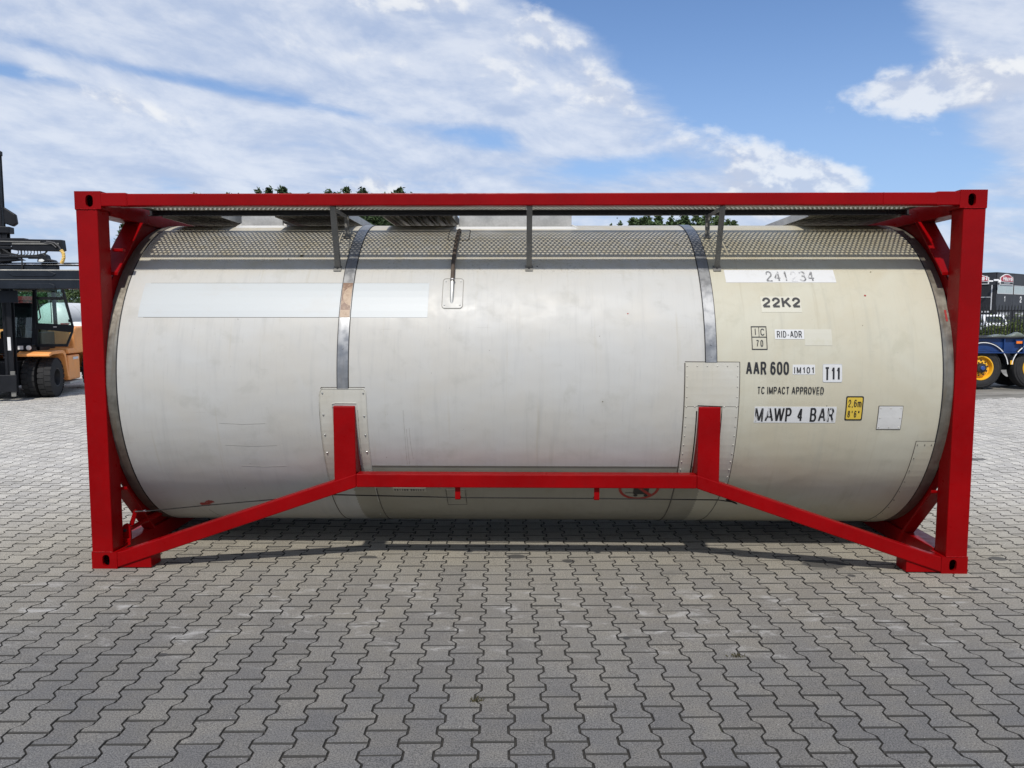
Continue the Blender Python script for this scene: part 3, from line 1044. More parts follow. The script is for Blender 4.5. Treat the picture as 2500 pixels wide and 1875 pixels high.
for sx in (-1, 1):
    for rear in (False, True):
        for top in (False, True):
            casting(sx, rear, top)
        xa, xb = sorted((sx * (L2 - 0.003), sx * (L2 - 0.150)))
        ya, yb = (0.003, 0.153) if not rear else (WD - 0.153, WD - 0.003)
        MB().box(xa, xb, ya, yb, 0.116, HT - 0.116).build('corner_post', 'red', T, 0.007)
        # weld beads where the post meets its castings
        w = MB()
        for z in (0.119, HT - 0.119):
            y = ya if not rear else yb
            pts = [(xa + (xb - xa) * k / 24, y - (0.001 if not rear else -0.001), z + rnd.uniform(-0.0015, 0.0015)) for k in range(25)]
            w.tube(pts, [rnd.uniform(0.003, 0.006) for _ in pts], 5)
        tag(w.build('weld_bead', 'red', T, smooth=True), kind='stuff')

# long members, front and rear
for rear in (False, True):
    def Y(y):
        return y if not rear else WD - y
    ya, yb = sorted((Y(0.002), Y(0.066)))
    MB().box(-(L2 - 0.175), L2 - 0.175, ya, yb, 2.4935, 2.5745).build('top_rail', 'red', T, 0.006)
    for sx in (-1, 1):
        xa, xb = sorted((sx * (L2 - 0.1755), sx * (2.68 if sx < 0 else 2.70)))
        ya, yb = sorted((Y(0.0), Y(0.064)))
        MB().box(xa, xb, ya, yb, 2.4905, 2.5805).build('rail_doubler', 'red', T, 0.006)
    if not rear:
        w = MB()
        for xx in (2.352, -2.676):
            pts = [(xx + rnd.uniform(-.001, .001), 0.0015, 2.4945 + 0.0795 * k / 14) for k in range(15)]
            w.tube(pts, [rnd.uniform(0.002, 0.0042) for _ in pts], 5)
        tag(w.build('weld_bead', 'red', T, smooth=True), kind='stuff')
    ya, yb = sorted((Y(0.0), Y(0.095)))
    MB().box(-1.168, 1.168, ya, yb, 0.5855, 0.679).build('bottom_rail', 'red', T, 0.006)
    for sx in (-1, 1):
        pts = [(sx * 1.1675, 0.679), (sx * 2.852, 0.1165), (sx * 2.852, 0.0125), (sx * 1.1675, 0.5855)]
        pts[3] = (sx * 1.150, 0.5835)
        pts = [(sx * 1.1685, 0.679), (sx * 2.80, 0.1295), (sx * 2.8515, 0.117), (sx * 2.8515, 0.010), (sx * 1.1685, 0.5855)]
        MB().prism(pts, 'y', Y(0.0), Y(0.095)).build('diagonal_brace', 'red', T, 0.006)
        xa, xb = sorted((sx * 2.8505, sx * 2.618))
        ya, yb = sorted((Y(0.012), Y(0.158)))
        MB().box(xa, xb, ya, yb, 0.006, 0.0905).build('foot', 'red', T, 0.004)
        # saddle support: stands on the rail knee and runs up to the tank flank
        xa, xb = sorted((sx * 1.170, sx * 1.3195))
        prof = [(Y(0.004), 0.60), (Y(0.004), 1.146), (Y(0.035), 1.149)]
        for a in (-8, -14, -20, -26, -32, -36):
            p = wrap(0, a, TR - 0.01)
            prof.append((Y(p[1]), p[2]))
        prof.append((Y(0.24), 0.56))
        MB().prism(prof, 'x', xa, xb).build('saddle_support', 'red', T, 0.006)

for xx in (-0.472, 0.488):
    MB().prism([(0.030, 0.586), (0.030, 0.500), (0.036, 0.494), (0.105, 0.494), (0.105, 0.502), (0.042, 0.502), (0.042, 0.586)], 'x', xx - 0.0185, xx + 0.0185).build('cable_hook', 'red', T, 0.002)

# end frames
for sx in (-1, 1):
    xin, xout = sx * 2.872, sx * 3.020
    xa, xb = sorted((xin, xout))
    MB().box(xa, xb, 0.160, WD - 0.160, 2.446, 2.583).build('top_cross_beam', 'red', T, 0.006)
    MB().box(xa, xb, 0.160, WD - 0.160, 0.012, 0.135).build('bottom_cross_beam', 'red', T, 0.006)
    for rear in (False, True):
        for top in (False, True):
            def P(y, z):
                return (WD - y if rear else y, z if top else HT - z)
            zb = 2.4465 if top else 2.4555
            pts = [P(0.1525, 2.062), P(0.1525, 2.040), P(0.560, zb), P(0.538, zb)]
            MB().prism(pts, 'x', sx * (2.975 if top else 2.932), sx * 2.838).build('corner_gusset', 'red', T, 0.004)
            # lug on the gusset
    # collar plate between frame and tank end: octagon outside, round inside
    octo = [(0.17, 2.000), (0.60, 2.4455), (1.84, 2.4455), (2.27, 2.000), (2.27, 0.585), (1.84, 0.1365), (0.60, 0.1365), (0.17, 0.585)]
    ring = [(YC + 1.10 * math.cos(2 * math.pi * k / 64), ZC + 1.10 * math.sin(2 * math.pi * k / 64)) for k in range(64)]
    me = flat_poly(octo, [ring])
    mb = MB()
    for xx in (sx * 2.893, sx * 2.906):
        mb.add([(xx, v.co.x, v.co.y) for v in me.vertices], [tuple(p.vertices) for p in me.polygons])
    mb.add([(sx * 2.893, p[0], p[1]) for p in octo] + [(sx * 2.906, p[0], p[1]) for p in octo], [(i, (i + 1) % 8, 8 + (i + 1) % 8, 8 + i) for i in range(8)])
    mb.build('end_collar', 'red', T)
    MB().lathe([(0, 1.10), (sx * 0.10, 1.10), (sx * 0.10, 1.08), (0, 1.08)], (sx * 2.90, YC, ZC), 'x', 72).build('collar_skirt', 'red', T, smooth=True)
    if sx < 0:
        MB().box(-2.874, -2.800, 0.16, 0.20, 2.205, 2.225).build('ladder_lug', 'red', T, 0.003)

# barrel below the cladding, with dished ends
prof = [(-2.98, 0.0), (-2.975, 0.45), (-2.95, 0.80), (-2.90, 1.05), (-2.86, 1.13), (-2.80, 1.185), (2.80, 1.185), (2.86, 1.13), (2.90, 1.05), (2.95, 0.80), (2.975, 0.45), (2.98, 0.0)]
MB().lathe(prof, (0, YC, ZC), 'x', 96).build('tank_barrel', 'white_clad', T, smooth=True)
for sx in (-1, 1):
    MB().lathe([(0, 1.18), (0, 1.2025), (sx * 0.076, 1.2025), (sx * 0.082, 1.198), (sx * 0.082, 1.13)], (sx * 2.809, YC, ZC), 'x', 120).build('end_band', 'band', T, smooth=True)
    MB().lathe([(-0.005, 1.19), (-0.004, 1.2065), (0.004, 1.2065), (0.005, 1.19)], (sx * 2.807, YC, ZC), 'x', 120).build('end_seal', 'seal', T, smooth=True)

# cladding sheets
SEAM_A = -28.7
patch('cladding_sheet', -2.803, -1.247, -178, 180, TR, 'white_clad', T, 0.004, 2.0, 6)
patch('cladding_sheet', 1.247, 2.803, -178, 180, TR, 'cream_clad', T, 0.004, 2.0, 6)
patch('cladding_sheet', -1.253, 1.253, SEAM_A, 208, TR + 0.0012, 'white_clad', T, 0.004, 2.0, 8)
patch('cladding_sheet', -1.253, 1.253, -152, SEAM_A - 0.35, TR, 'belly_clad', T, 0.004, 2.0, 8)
edge_line('sheet_seam', [(-1.09, SEAM_A - 0.15), (1.06, SEAM_A - 0.15)], T, TR + 0.0005, 0.0025)
edge_line('sheet_seam', [(-2.42, -56.0), (-2.40, -66), (-2.39, -84)], T, TR, 0.0016)

# steel straps
for sx, a_end in ((-1, -1.0), (1, 7.8)):
    st = patch('strap', sx * 1.2505 - 0.036, sx * 1.2505 + 0.036, a_end, 186, TR + 0.0065, 'strap', T, 0.005, 2.0)
    xs = [(sx * 1.2505 - 0.0385, a_end), (sx * 1.2505 - 0.0385, 186)]
    o = edge_line('strap_seal', xs, T, TR + 0.0035, 0.0040, 'seal')
    o = edge_line('strap_seal', [(sx * 1.2505 + 0.0385, a_end), (sx * 1.2505 + 0.0385, 186)], T, TR + 0.0035, 0.0032, 'seal')
    if sx < 0:
        patch('strap_residue', -1.285, -1.216, 22.6, 35.6, TR + 0.0078, 'residue', T, 0.001, 2.0)
        pts = [(-1.2165, arc(33.9)), (-1.2165, arc(26.8))]
        n = 16
        circ = [(-1.206 + 0.068 * math.cos(R(100 + 160 * k / n)), arc(30.4) + 0.080 * math.sin(R(100 + 160 * k / n))) for k in range(n + 1)]
        wrapped('strap_residue', flat_poly(circ), TR + 0.0086, 'residue_pale', T, 0.0006)
        patch('strap_residue', -1.283, -1.219, 22.6, 25.2, TR + 0.0086, 'residue_pale', T, 0.0006, 2.0)
    rivets('strap_rivet', [(sx * 1.2505, a) for a in ((9.6, 13.4) if sx > 0 else (12.0,))], T, 0.0055, 'strap', TR + 0.0062)

# saddle cover plates
def plate_with_slot(x0, x1, atop, abot, sx0, sx1, slot_top, rad, r=TR + 0.0030):
    outer = []
    for p in rounded(x0, x1, arc(atop) - 0.2, arc(atop), rad)[:12]:
        outer.append(p)
    # go down the left side, under the slot and up the inside
    outer = [(x1 - rad + rad * math.cos(R(k * 18)), arc(atop) - rad + rad * math.sin(R(k * 18))) for k in range(6)] + \
            [(x0 + rad + rad * math.cos(R(90 + k * 18)), arc(atop) - rad + rad * math.sin(R(90 + k * 18))) for k in range(6)]
    outer += [(x0, arc(abot)), (sx0, arc(abot)), (sx0, arc(slot_top)), (sx1, arc(slot_top)), (sx1, arc(abot)), (x1, arc(abot))]
    return wrapped('saddle_cover', flat_poly(outer), r, 'plate', T, 0.004)


plate_with_slot(-1.411, -1.096, -1.0, -36, -1.328, -1.162, -6.2, 0.026)
plate_with_slot(1.076, 1.440, 7.8, -37, 1.164, 1.326, -6.6, 0.003)
n = 8
loopL = [(-1.414, -48), (-1.413, -4), (-1.410, -2.2), (-1.402, -1.2), (-1.39, -0.9), (-1.116, -0.9), (-1.104, -1.2), (-1.096, -2.2), (-1.094, -4), (-1.093, -48)]
edge_line('cover_edge', loopL[:5], T, TR + 0.003, 0.0035, 'plate')
edge_line('cover_edge', loopL[4:], T, TR + 0.003, 0.0040, 'plate')
edge_line('cover_seam', [(-1.4165, -34), (-1.417, -9), (-1.414, -3), (-1.40, -0.6)], T, TR + 0.0012, 0.0026)
edge_line('cover_seam', [(-1.40, -0.55), (-1.10, -0.55)], T, TR + 0.0012, 0.0026)
edge_line('cover_seam', [(-1.328, -7.0), (-1.33, -5.9), (-1.30, -5.6), (-1.162, -5.7), (-1.158, -7), (-1.156, -24)], T, TR + 0.0035, 0.0036, 'plate')
edge_line('cover_seam', [(-1.1535, -8), (-1.150, -28)], T, TR + 0.0012, 0.0026)
for xx in (-1.425, -1.085):
    edge_line('cover_seam', [(xx, -40), (xx, -84)], T, TR + 0.0005, 0.0034)
rivets('cover_rivet', [(x, a) for x, aa in ((-1.392, (-2.4, -9.6, -16.6, -23.4)), (-1.112, (-2.4, -10.0, -16.7, -23.0))) for a in aa], T, 0.0075)
edge_line('cover_seam', [(1.068, -36), (1.0715, -10), (1.0735, 7.6)], T, TR + 0.0015, 0.0042)
edge_line('cover_seam', [(1.0735, 8.0), (1.443, 7.9)], T, TR + 0.0015, 0.0028)
edge_line('cover_seam', [(1.443, 7.9), (1.443, -37)], T, TR + 0.0015, 0.0026)
edge_line('cover_seam', [(1.076, -6.5), (1.164, -6.5)], T, TR + 0.0030, 0.0014)
edge_line('cover_seam', [(1.326, -6.5), (1.440, -6.5)], T, TR + 0.0030, 0.0014)
edge_line('cover_seam', [(1.160, -36), (1.160, -8)], T, TR + 0.003, 0.0045, 'seal')
edge_line('cover_seam', [(1.330, -26), (1.330, -6.5), (1.164, -6.2)], T, TR + 0.003, 0.0035, 'seal')
rivets('cover_rivet', [(1.088, 6.6 - 3.3 * k) for k in range(13)] + [(1.428, 6.6 - 3.3 * k) for k in range(14)] + [(1.088 + 0.068 * k, 6.6) for k in range(1, 5)] + [(1.146, -6.6), (1.344, -6.6)], T, 0.0052, 'alu_dirty')
edge_line('cover_seam', [(1.068, -38), (1.066, -84)], T, TR + 0.0005, 0.0052)
edge_line('cover_seam', [(1.416, -40), (1.368, -84)], T, TR + 0.0005, 0.0030)
rivets('cover_rivet', [(1.135, -62), (1.40, -58), (1.385, -66), (-1.12, -60)], T, 0.005, 'alu_dirty')

# small cover at the right, with its screws
sticker(2.390, 2.549, -13.9, -6.3, T, 'cover_white', TR + 0.0035, 0.002, 'inspection_cover')
edge_line('cover_seam', [(2.388, -6.2), (2.551, -6.2), (2.551, -14.0), (2.388, -14.0), (2.388, -6.2)], T, TR + 0.001, 0.0030)
rivets('cover_rivet', [(x, a) for x in (2.402, 2.470, 2.537) for a in (-6.9, -13.3)] + [(2.402, -10.1), (2.537, -10.1)], T, 0.0045, 'alu_dirty')
# lower right cover sheet along the end band
sticker(2.678, 2.803, -84, -18.4, T, 'cream_clad', TR + 0.0030, 0.002, 'end_cover')
edge_line('cover_seam', [(2.803, -18.3), (2.676, -18.3), (2.676, -84)], T, TR + 0.001, 0.0026)
rivets('cover_rivet', [(2.690, -19.6 - 5.2 * k) for k in range(10)] + [(2.74, -19.6), (2.785, -19.6)], T, 0.0045, 'seam')

# vent: cover plate, stub and hose up to the box on top
pl_ = sticker(-0.580, -0.444, 26.0, 37.4, T, 'white_clad', TR + 0.0040, 0.02, 'vent_cover')
loop = [(p[0], math.degrees(p[1] / TR)) for p in rounded(-0.584, -0.441, arc(25.8), arc(37.6), 0.022)]
edge_line('cover_seam', loop + [loop[0]], T, TR + 0.0022, 0.0022, 'drip')
rivets('vent_rivet', [(-0.565, 36.3), (-0.459, 36.3), (-0.567, 27.1), (-0.459, 27.1)], T, 0.007, 'cover_white', TR + 0.005)
br = sticker(-0.582, -0.432, 59.4, 69.6, T, 'white_clad', TR + 0.0042, 0.02, 'hose_cover')
loop = [(p[0], math.degrees(p[1] / TR)) for p in rounded(-0.585, -0.429, arc(59.2), arc(69.8), 0.022)]
edge_line('cover_seam', loop + [loop[0]], T, TR + 0.0025, 0.0036)
hose = [wrap(-0.508, 66.5, TR - 0.005), wrap(-0.508, 66.2, TR + 0.022), wrap(-0.509, 64.5, TR + 0.03), wrap(-0.512, 58, TR + 0.034), wrap(-0.517, 50, TR + 0.036), wrap(-0.520, 43, TR + 0.033), wrap(-0.518, 38.6, TR + 0.028), wrap(-0.5175, 35.6, TR + 0.023)]
MB().tube(hose, 0.0145, 10).build('drain_hose', 'rust_hose', T, smooth=True)
MB().tube([wrap(-0.5175, 36.4, TR + 0.024), wrap(-0.5175, 35.9, TR + 0.0235)], 0.018, 10).build('hose_clamp', 'chrome', T, smooth=True)
MB().tube([wrap(-0.5175, 35.7, TR + 0.023), wrap(-0.517, 30.5, TR + 0.014), wrap(-0.517, 27.6, TR - 0.010)], [0.0132, 0.0132, 0.0132], 10).build('drain_stub', 'alu', T, smooth=True)

# outlet note and little plates on the belly
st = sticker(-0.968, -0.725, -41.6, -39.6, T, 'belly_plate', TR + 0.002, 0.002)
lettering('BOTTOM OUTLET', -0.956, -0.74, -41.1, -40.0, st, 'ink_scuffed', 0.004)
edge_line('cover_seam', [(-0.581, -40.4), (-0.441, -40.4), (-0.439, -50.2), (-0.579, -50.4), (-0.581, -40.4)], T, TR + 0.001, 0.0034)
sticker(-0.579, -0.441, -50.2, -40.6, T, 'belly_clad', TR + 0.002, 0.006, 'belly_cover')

# big pale sticker that runs under the strap
sticker(-2.688, -1.290, 22.7, 35.7, T, 'sticker_pale', TR + 0.0016, 0.003, 'pale_sticker')
sticker(-1.211, -0.680, 22.6, 35.7, T, 'sticker_pale', TR + 0.0028, 0.003, 'pale_sticker')
edge_line('sticker_edge', [(-2.65, 35.75), (-0.69, 35.75)], T, TR + 0.0008, 0.0012)
edge_line('sticker_edge', [(-2.65, 22.65), (-0.69, 22.65)], T, TR + 0.0008, 0.0012)

# numbers and notices
st = sticker(1.394, 2.160, 36.0, 41.5, T, 'sticker_white', TR + 0.0018, 0.002)
wd = 0.350 / 6
for i, (ch, mt) in enumerate(zip('241234', ('ink_faded', 'ink_faded', 'ink_faded', 'ink_ghost', 'ink_faded', 'ink_faded'))):
    x0 = 1.677 + wd * i
    w_ = 0.018 if ch == '1' else 0.048
    lettering(ch, x0 + (0.012 if ch == '1' else 0), x0 + w_ + (0.012 if ch == '1' else 0), 36.4, 40.9, st, mt, 0.0105)
st = sticker(1.612, 1.886, 24.6, 30.4, T, 'sticker_cream', TR + 0.0016, 0.002)
lettering('22K2', 1.622, 1.884, 26.3, 30.0, st, 'ink', 0.0155, spacing=0.30)
# intermodal code box
me = flat_poly([(1.527, arc(11.9)), (1.632, arc(11.9)), (1.632, arc(19.7)), (1.527, arc(19.7))], [
    [(1.532, arc(12.2)), (1.532, arc(15.95)), (1.627, arc(15.95)), (1.627, arc(12.2))],
    [(1.532, arc(16.2)), (1.532, arc(19.4)), (1.578, arc(19.4)), (1.578, arc(16.2))],
    [(1.581, arc(16.2)), (1.581, arc(19.4)), (1.627, arc(19.4)), (1.627, arc(16.2))]])
bx = wrapped('code_box', me, TR + 0.0030, 'ink', T)
lettering('I', 1.5525, 1.5575, 16.8, 18.9, bx, 'ink', 0.0055)
lettering('C', 1.590, 1.617, 16.6, 18.9, bx, 'ink', 0.0055)
lettering('70', 1.557, 1.604, 12.9, 15.1, bx, 'ink', 0.0055)
sticker(1.886, 2.070, 13.3, 18.7, T, 'sticker_faint', TR + 0.0014, 0.002)
st = sticker(1.687, 1.884, 15.4, 18.6, T, 'sticker_white', TR + 0.0020, 0.002)
lettering('RID-ADR', 1.700, 1.868, 15.9, 18.1, st, 'ink', 0.0056, spacing=0.55)
lettering('AAR 600', 1.484, 1.773, 3.9, 8.05, T, 'ink', 0.0125, spacing=0.32)
st = sticker(1.798, 1.948, 3.95, 7.1, T, 'sticker_white', TR + 0.0018, 0.002)
lettering('IM101', 1.807, 1.941, 4.3, 6.35, st, 'ink', 0.0060, spacing=0.9)
st = sticker(2.002, 2.129, 1.6, 7.2, T, 'sticker_white', TR + 0.0022, 0.008)
loop = rounded(2.0005, 2.1305, arc(1.5), arc(7.3), 0.009)
inner = rounded(2.003, 2.128, arc(1.65), arc(7.15), 0.008)
wrapped('sticker_border', flat_poly(loop, [inner[::-1]]), TR + 0.0024, 'sign_grey', st)
lettering('T11', 2.013, 2.116, 2.1, 6.35, st, 'ink', 0.0125, spacing=0.4)
lettering('TC IMPACT APPROVED', 1.563, 2.009, -2.3, 0.0, T, 'ink', 0.0058, spacing=0.45)
st = sticker(1.552, 2.105, -11.9, -6.5, T, 'sticker_white', TR + 0.0018, 0.002)
for ch, x0, x1, mt in (('M', 1.557, 1.612, 'ink_torn'), ('A', 1.624, 1.682, 'ink_scuffed'), ('W', 1.684, 1.755, 'ink'), ('P', 1.762, 1.803, 'ink'), ('4', 1.842, 1.881, 'ink'),
                       ('B', 1.929, 1.972, 'ink'), ('A', 1.985, 2.036, 'ink_torn'), ('R', 2.046, 2.091, 'ink_scuffed')):
    lettering(ch, x0, x1, -11.5, -6.85, st, mt, 0.0125)
st = sticker(2.165, 2.281, -10.9, -3.1, T, 'yellow_film', TR + 0.0020, 0.008)
loop = rounded(2.164, 2.282, arc(-11.0), arc(-3.0), 0.010)
inner = rounded(2.1715, 2.2745, arc(-10.6), arc(-3.4), 0.007)
wrapped('sticker_border', flat_poly(loop, [inner[::-1]]), TR + 0.0026, 'ink', st)
lettering('2,6m', 2.180, 2.268, -6.55, -4.1, st, 'ink', 0.0054, spacing=0.6)
lettering("8'6\"", 2.181, 2.260, -10.0, -7.75, st, 'ink', 0.0054)
# no-forklift sign, mostly hidden by the rail
cx, ca = 0.816, -38.8
def circ_(r_, n=40):
    return [(cx + r_ * math.cos(2 * math.pi * k / n), arc(ca) + r_ * math.sin(2 * math.pi * k / n)) for k in range(n)]
sg = wrapped('warning_sign', flat_poly(circ_(0.148), [circ_(0.128)[::-1]]), TR + 0.0026, 'red_film', T)
d_ = 0.137 * math.cos(R(45))
wrapped('sign_bar', flat_poly([(cx - d_ - .008, arc(ca) + d_ - .008), (cx - d_ + .008, arc(ca) + d_ + .008), (cx + d_ + .008, arc(ca) - d_ + .008), (cx + d_ - .008, arc(ca) - d_ - .008)]), TR + 0.0034, 'red_film', sg)
b0 = arc(ca)
mb = bmesh.new()
def q_(x0, x1, y0, y1):
    vs = [mb.verts.new((cx + x * 0.82, b0 + y * 0.82, 0)) for x, y in ((x0, y0), (x1, y0), (x1, y1), (x0, y1))]
    mb.faces.new(vs)
q_(-0.040, 0.090, -0.098, -0.012); q_(-0.046, -0.041, -0.080, 0.06); q_(-0.115, -0.047, -0.081, -0.076); q_(-0.005, 0.07, -0.0115, 0.07)
for wx in (-0.02, 0.07):
    vs = [mb.verts.new((cx + wx * 0.82 + 0.015 * math.cos(k * math.pi / 6), b0 - 0.0955 + 0.0145 * math.sin(k * math.pi / 6), 0)) for k in range(12)]
    mb.faces.new(vs)
me = bpy.data.meshes.new('sign_symbol'); mb.to_mesh(me); mb.free()
wrapped('sign_symbol', me, TR + 0.0030, 'ink', sg, 0.001)
# paint splash and dirt lumps on the sheets
def splash(x, a, s, mat, seed, name='paint_splash'):
    rr = random.Random(seed)
    pts = [(x + s * rr.uniform(0.5, 1.1) * math.cos(2 * math.pi * k / 14), arc(a) + s * 0.8 * rr.uniform(0.45, 1.1) * math.sin(2 * math.pi * k / 14)) for k in range(14)]
    wrapped(name, flat_poly(pts), TR + 0.0022, mat, T, 0.003)
splash(-2.405, -51.0, 0.050, 'paint_red_spot', 3)
splash(-2.362, -49.0, 0.036, 'paint_red_spot', 9)
splash(2.335, 30.8, 0.010, 'paint_red_spot', 4)
splash(0.695, 24.0, 0.007, 'paint_red_spot', 5)
splash(-1.630, 48.9, 0.016, 'moss', 6, 'dirt_lump')
splash(-1.720, 47.2, 0.008, 'moss', 7, 'dirt_lump')
splash(1.105, 56.0, 0.012, 'moss', 8, 'dirt_lump')
splash(0.077, 43.3, 0.006, 'seal', 10, 'dirt_lump')
splash(2.42, 40.6, 0.006, 'moss', 11, 'dirt_lump')

for x_, a0_, a1_ in ((-0.842, -8.0, -28), (-0.826, -14.5, -28), (-0.806, -14.0, -26)):
    edge_line('drip_mark', [(x_, a0_), (x_ + 0.004, (a0_ + a1_) / 2), (x_ + (0.014 if x_ > -0.81 else 0.004), a1_)], T, TR + 0.0008, 0.0014, 'drip')
splash(0.52, -5.0, 0.006, 'moss', 12, 'dirt_lump')
for k_, (xa_, xb_, a_) in enumerate(((-2.12, -1.80, -12.6), (-2.10, -1.74, -20.6), (-2.02, -1.70, -29.0))):
    edge_line('sheet_crease', [(xa_, a_), ((xa_ + xb_) / 2, a_ - 0.4), (xb_, a_ - 0.1)], T, TR + 0.0003, 0.0011, 'drip')
patch('paint_scrape', 2.852, 2.866, 21.5, 25.5, 1.2042, 'paint_red_spot', T, 0.002, 2.0)

# walkway along the front top edge
WZ = 2.552
wy0, wy1 = 0.122, 0.690


def perforated(x0, x1, y0, y1, z, px, py, rx, ry):
    nx, ny = int(round((x1 - x0) / px)), int(round((y1 - y0) / py))
    cw, ch = (x1 - x0) / nx, (y1 - y0) / ny
    vs, fs = [], []
    for j in range(ny):
        cy = y0 + (j + 0.5) * ch
        sh = 0.5 if j % 2 else 0.0
        cells = [(x0 + (i + sh) * cw, x0 + (i + 1 + sh) * cw) for i in range(nx - (1 if sh else 0))]
        if sh:
            for a, b_ in ((x0, x0 + cw / 2), (x1 - cw / 2, x1)):
                o = len(vs)
                vs += [(a, cy - ch / 2, z), (b_, cy - ch / 2, z), (b_, cy + ch / 2, z), (a, cy + ch / 2, z)]
                fs.append((o, o + 1, o + 2, o + 3))
        for a, b_ in cells:
            o = len(vs)
            cx_ = (a + b_) / 2
            vs += [(a, cy - ch / 2, z), (b_, cy - ch / 2, z), (b_, cy + ch / 2, z), (a, cy + ch / 2, z)]
            for k in range(8):
                t = R(22.5 + 45 * k)
                vs.append((cx_ + rx * math.cos(t), cy + ry * math.sin(t), z + 0.0025))
            h = [o + 4 + k for k in range(8)]
            # octagon points: 0..7 from +x going round by +y
            fs += [(o + 2, o + 3, h[2], h[1]), (o + 3, o, h[4], h[3]), (o, o + 1, h[6], h[5]), (o + 1, o + 2, h[0], h[7]),
                   (o + 2, h[1], h[0]), (o + 3, h[3], h[2]), (o, h[5], h[4]), (o + 1, h[7], h[6])]
    me = bpy.data.meshes.new('grating_plank')
    me.from_pydata(vs, [], fs)
    return me


wk = MB()
wk.box(-2.855, 2.855, wy1 - 0.004, wy1, 2.512, 2.556)           # inner kick edge
wk.box(-2.855, 2.855, wy1 - 0.030, wy1 - 0.0045, 2.512, 2.5155)   # its lower flange
W_ = wk.build('walkway', 'dark', T)
edges = [-2.84, -1.42, 0.0, 1.42, 2.84]
for k, (xa, xb) in enumerate(zip(edges[:-1], edges[1:])):
    ma, mb_ = (0.055 if k == 0 else 0.004), (0.055 if k == 3 else 0.004)
    me = perforated(xa + ma, xb - mb_, wy0 + 0.035, wy1 - 0.045, WZ, 0.0330, 0.0375, 0.0112, 0.0126)
    o = link('grating_plank', me, 'alu_dirty', None); o.parent = W_
    o.matrix_parent_inverse = Matrix()
    sd = o.modifiers.new('thickness', 'SOLIDIFY'); sd.thickness = 0.0022; sd.offset = 0
wk = MB()
wk.box(-2.84, 2.84, wy0, wy0 + 0.0345, WZ - 0.0015, WZ + 0.0015).box(-2.84, 2.84, wy1 - 0.0445, wy1 - 0.0045, WZ - 0.0015, WZ + 0.0015)
for xa, xb in ((-2.84, -2.7855), (2.7855, 2.84)):
    wk.box(xa, xb, wy0 + 0.035, wy1 - 0.045, WZ - 0.0015, WZ + 0.0015)
o = wk.build('plank_border', 'galv', None); o.parent = W_
o = MB().box(-2.76, 2.76, 0.0665, 0.100, 2.4935, 2.4975).box(-2.76, 2.76, 0.0965, 0.100, 2.498, 2.5505).build('walkway_ledge', 'alu', None); o.parent = W_
wk = MB()
for k in range(14):
    x = -2.7 + k * 5.4 / 13
    wk.lathe([(0, 0.0), (0, 0.007), (-0.005, 0.006), (-0.005, 0.0)], (x, wy1 - 0.0045, 2.532), 'y', 6)
o = wk.build('walkway_bolt', 'dark', None); o.parent = W_; tag(o, kind='stuff')

# brackets that carry the walkway
def bracket(x_top, x_foot, two):
    mb = MB()
    foot = Vector(wrap(x_foot, 42.2, TR + 0.006))
    topp = Vector((x_top, 0.030, 2.492))
    mb.beam(topp, foot + Vector((0, 0, 0.004)), 0.038, 0.006, (0, -1, 0.2))
    mb.beam(topp + Vector((0.017, 0.013, 0)), foot + Vector((0.017, 0.013, 0.004)), 0.005, 0.022, (0, -1, 0.2))
    if two:
        s = 1 if x_top < 0 else -1
        t2 = Vector((x_top + s * 0.055, 0.47, 2.5145))
        f2 = Vector(wrap(x_foot - s * 0.003, 61.9, TR + 0.006))
        t2b = Vector((f2.x, f2.y - 0.005, 2.512))
        mb.beam(t2b, f2, 0.034, 0.006, (0, -1, 0.2))
        mb.beam(topp + Vector((0, 0.01, -0.012)), t2b + Vector((0, -0.004, -0.012)), 0.006, 0.026)
    b_ = mb.build('walkway_bracket', 'galv', T, 0.001)
    ft = []
    for a in ((42.2, 61.9) if two else (42.2,)):
        xx = x_foot
        o = sticker(xx - 0.027, xx + 0.027, a - 1.35, a + 1.15, T, 'galv', TR + 0.008, 0.003, 'bracket_foot')
        rivets('foot_bolt', [(xx, a - 0.25)], T, 0.008, 'dark', TR + 0.008)


bracket(-1.303, -1.345, True)
bracket(0.019, 0.019, False)
bracket(1.304, 1.347, True)

# cross walkways over the crown, seen from below: ribbed planks running front to back
def cross_walk(x0, x1, y0, y1, z, mat, n):
    b_ = MB()
    b_.box(x0, x1, y0, y1, z + 0.012, z + 0.015)
    root = b_.build('cross_walkway', mat, T)
    w = (x1 - x0) / n
    r_ = MB()
    for k in range(n):
        xa = x0 + k * w
        r_.box(xa + w * 0.12, xa + w * 0.20, y0, y1, z - 0.006, z + 0.0118)
        r_.box(xa + w * 0.74, xa + w * 0.82, y0, y1, z - 0.006, z + 0.0118)
    o = r_.build('plank_rib', mat, None); o.parent = root
    for xx in (x0 - 0.006, x1):
        o = MB().box(xx, xx + 0.006, y0, y1, z - 0.035, z + 0.022).build('side_angle', 'alu', None); o.parent = root
    return root


cross_walk(-2.76, -2.32, 0.70, 1.75, 2.540, 'alu_dirty', 5)
cross_walk(-1.90, -1.36, 0.70, 1.75, 2.540, 'alu_dirty', 9)
cross_walk(-1.08, -0.56, 0.70, 1.75, 2.540, 'alu_dirty', 5)
cross_walk(2.12, 2.80, 0.70, 1.75, 2.540, 'alu_dirty', 6)

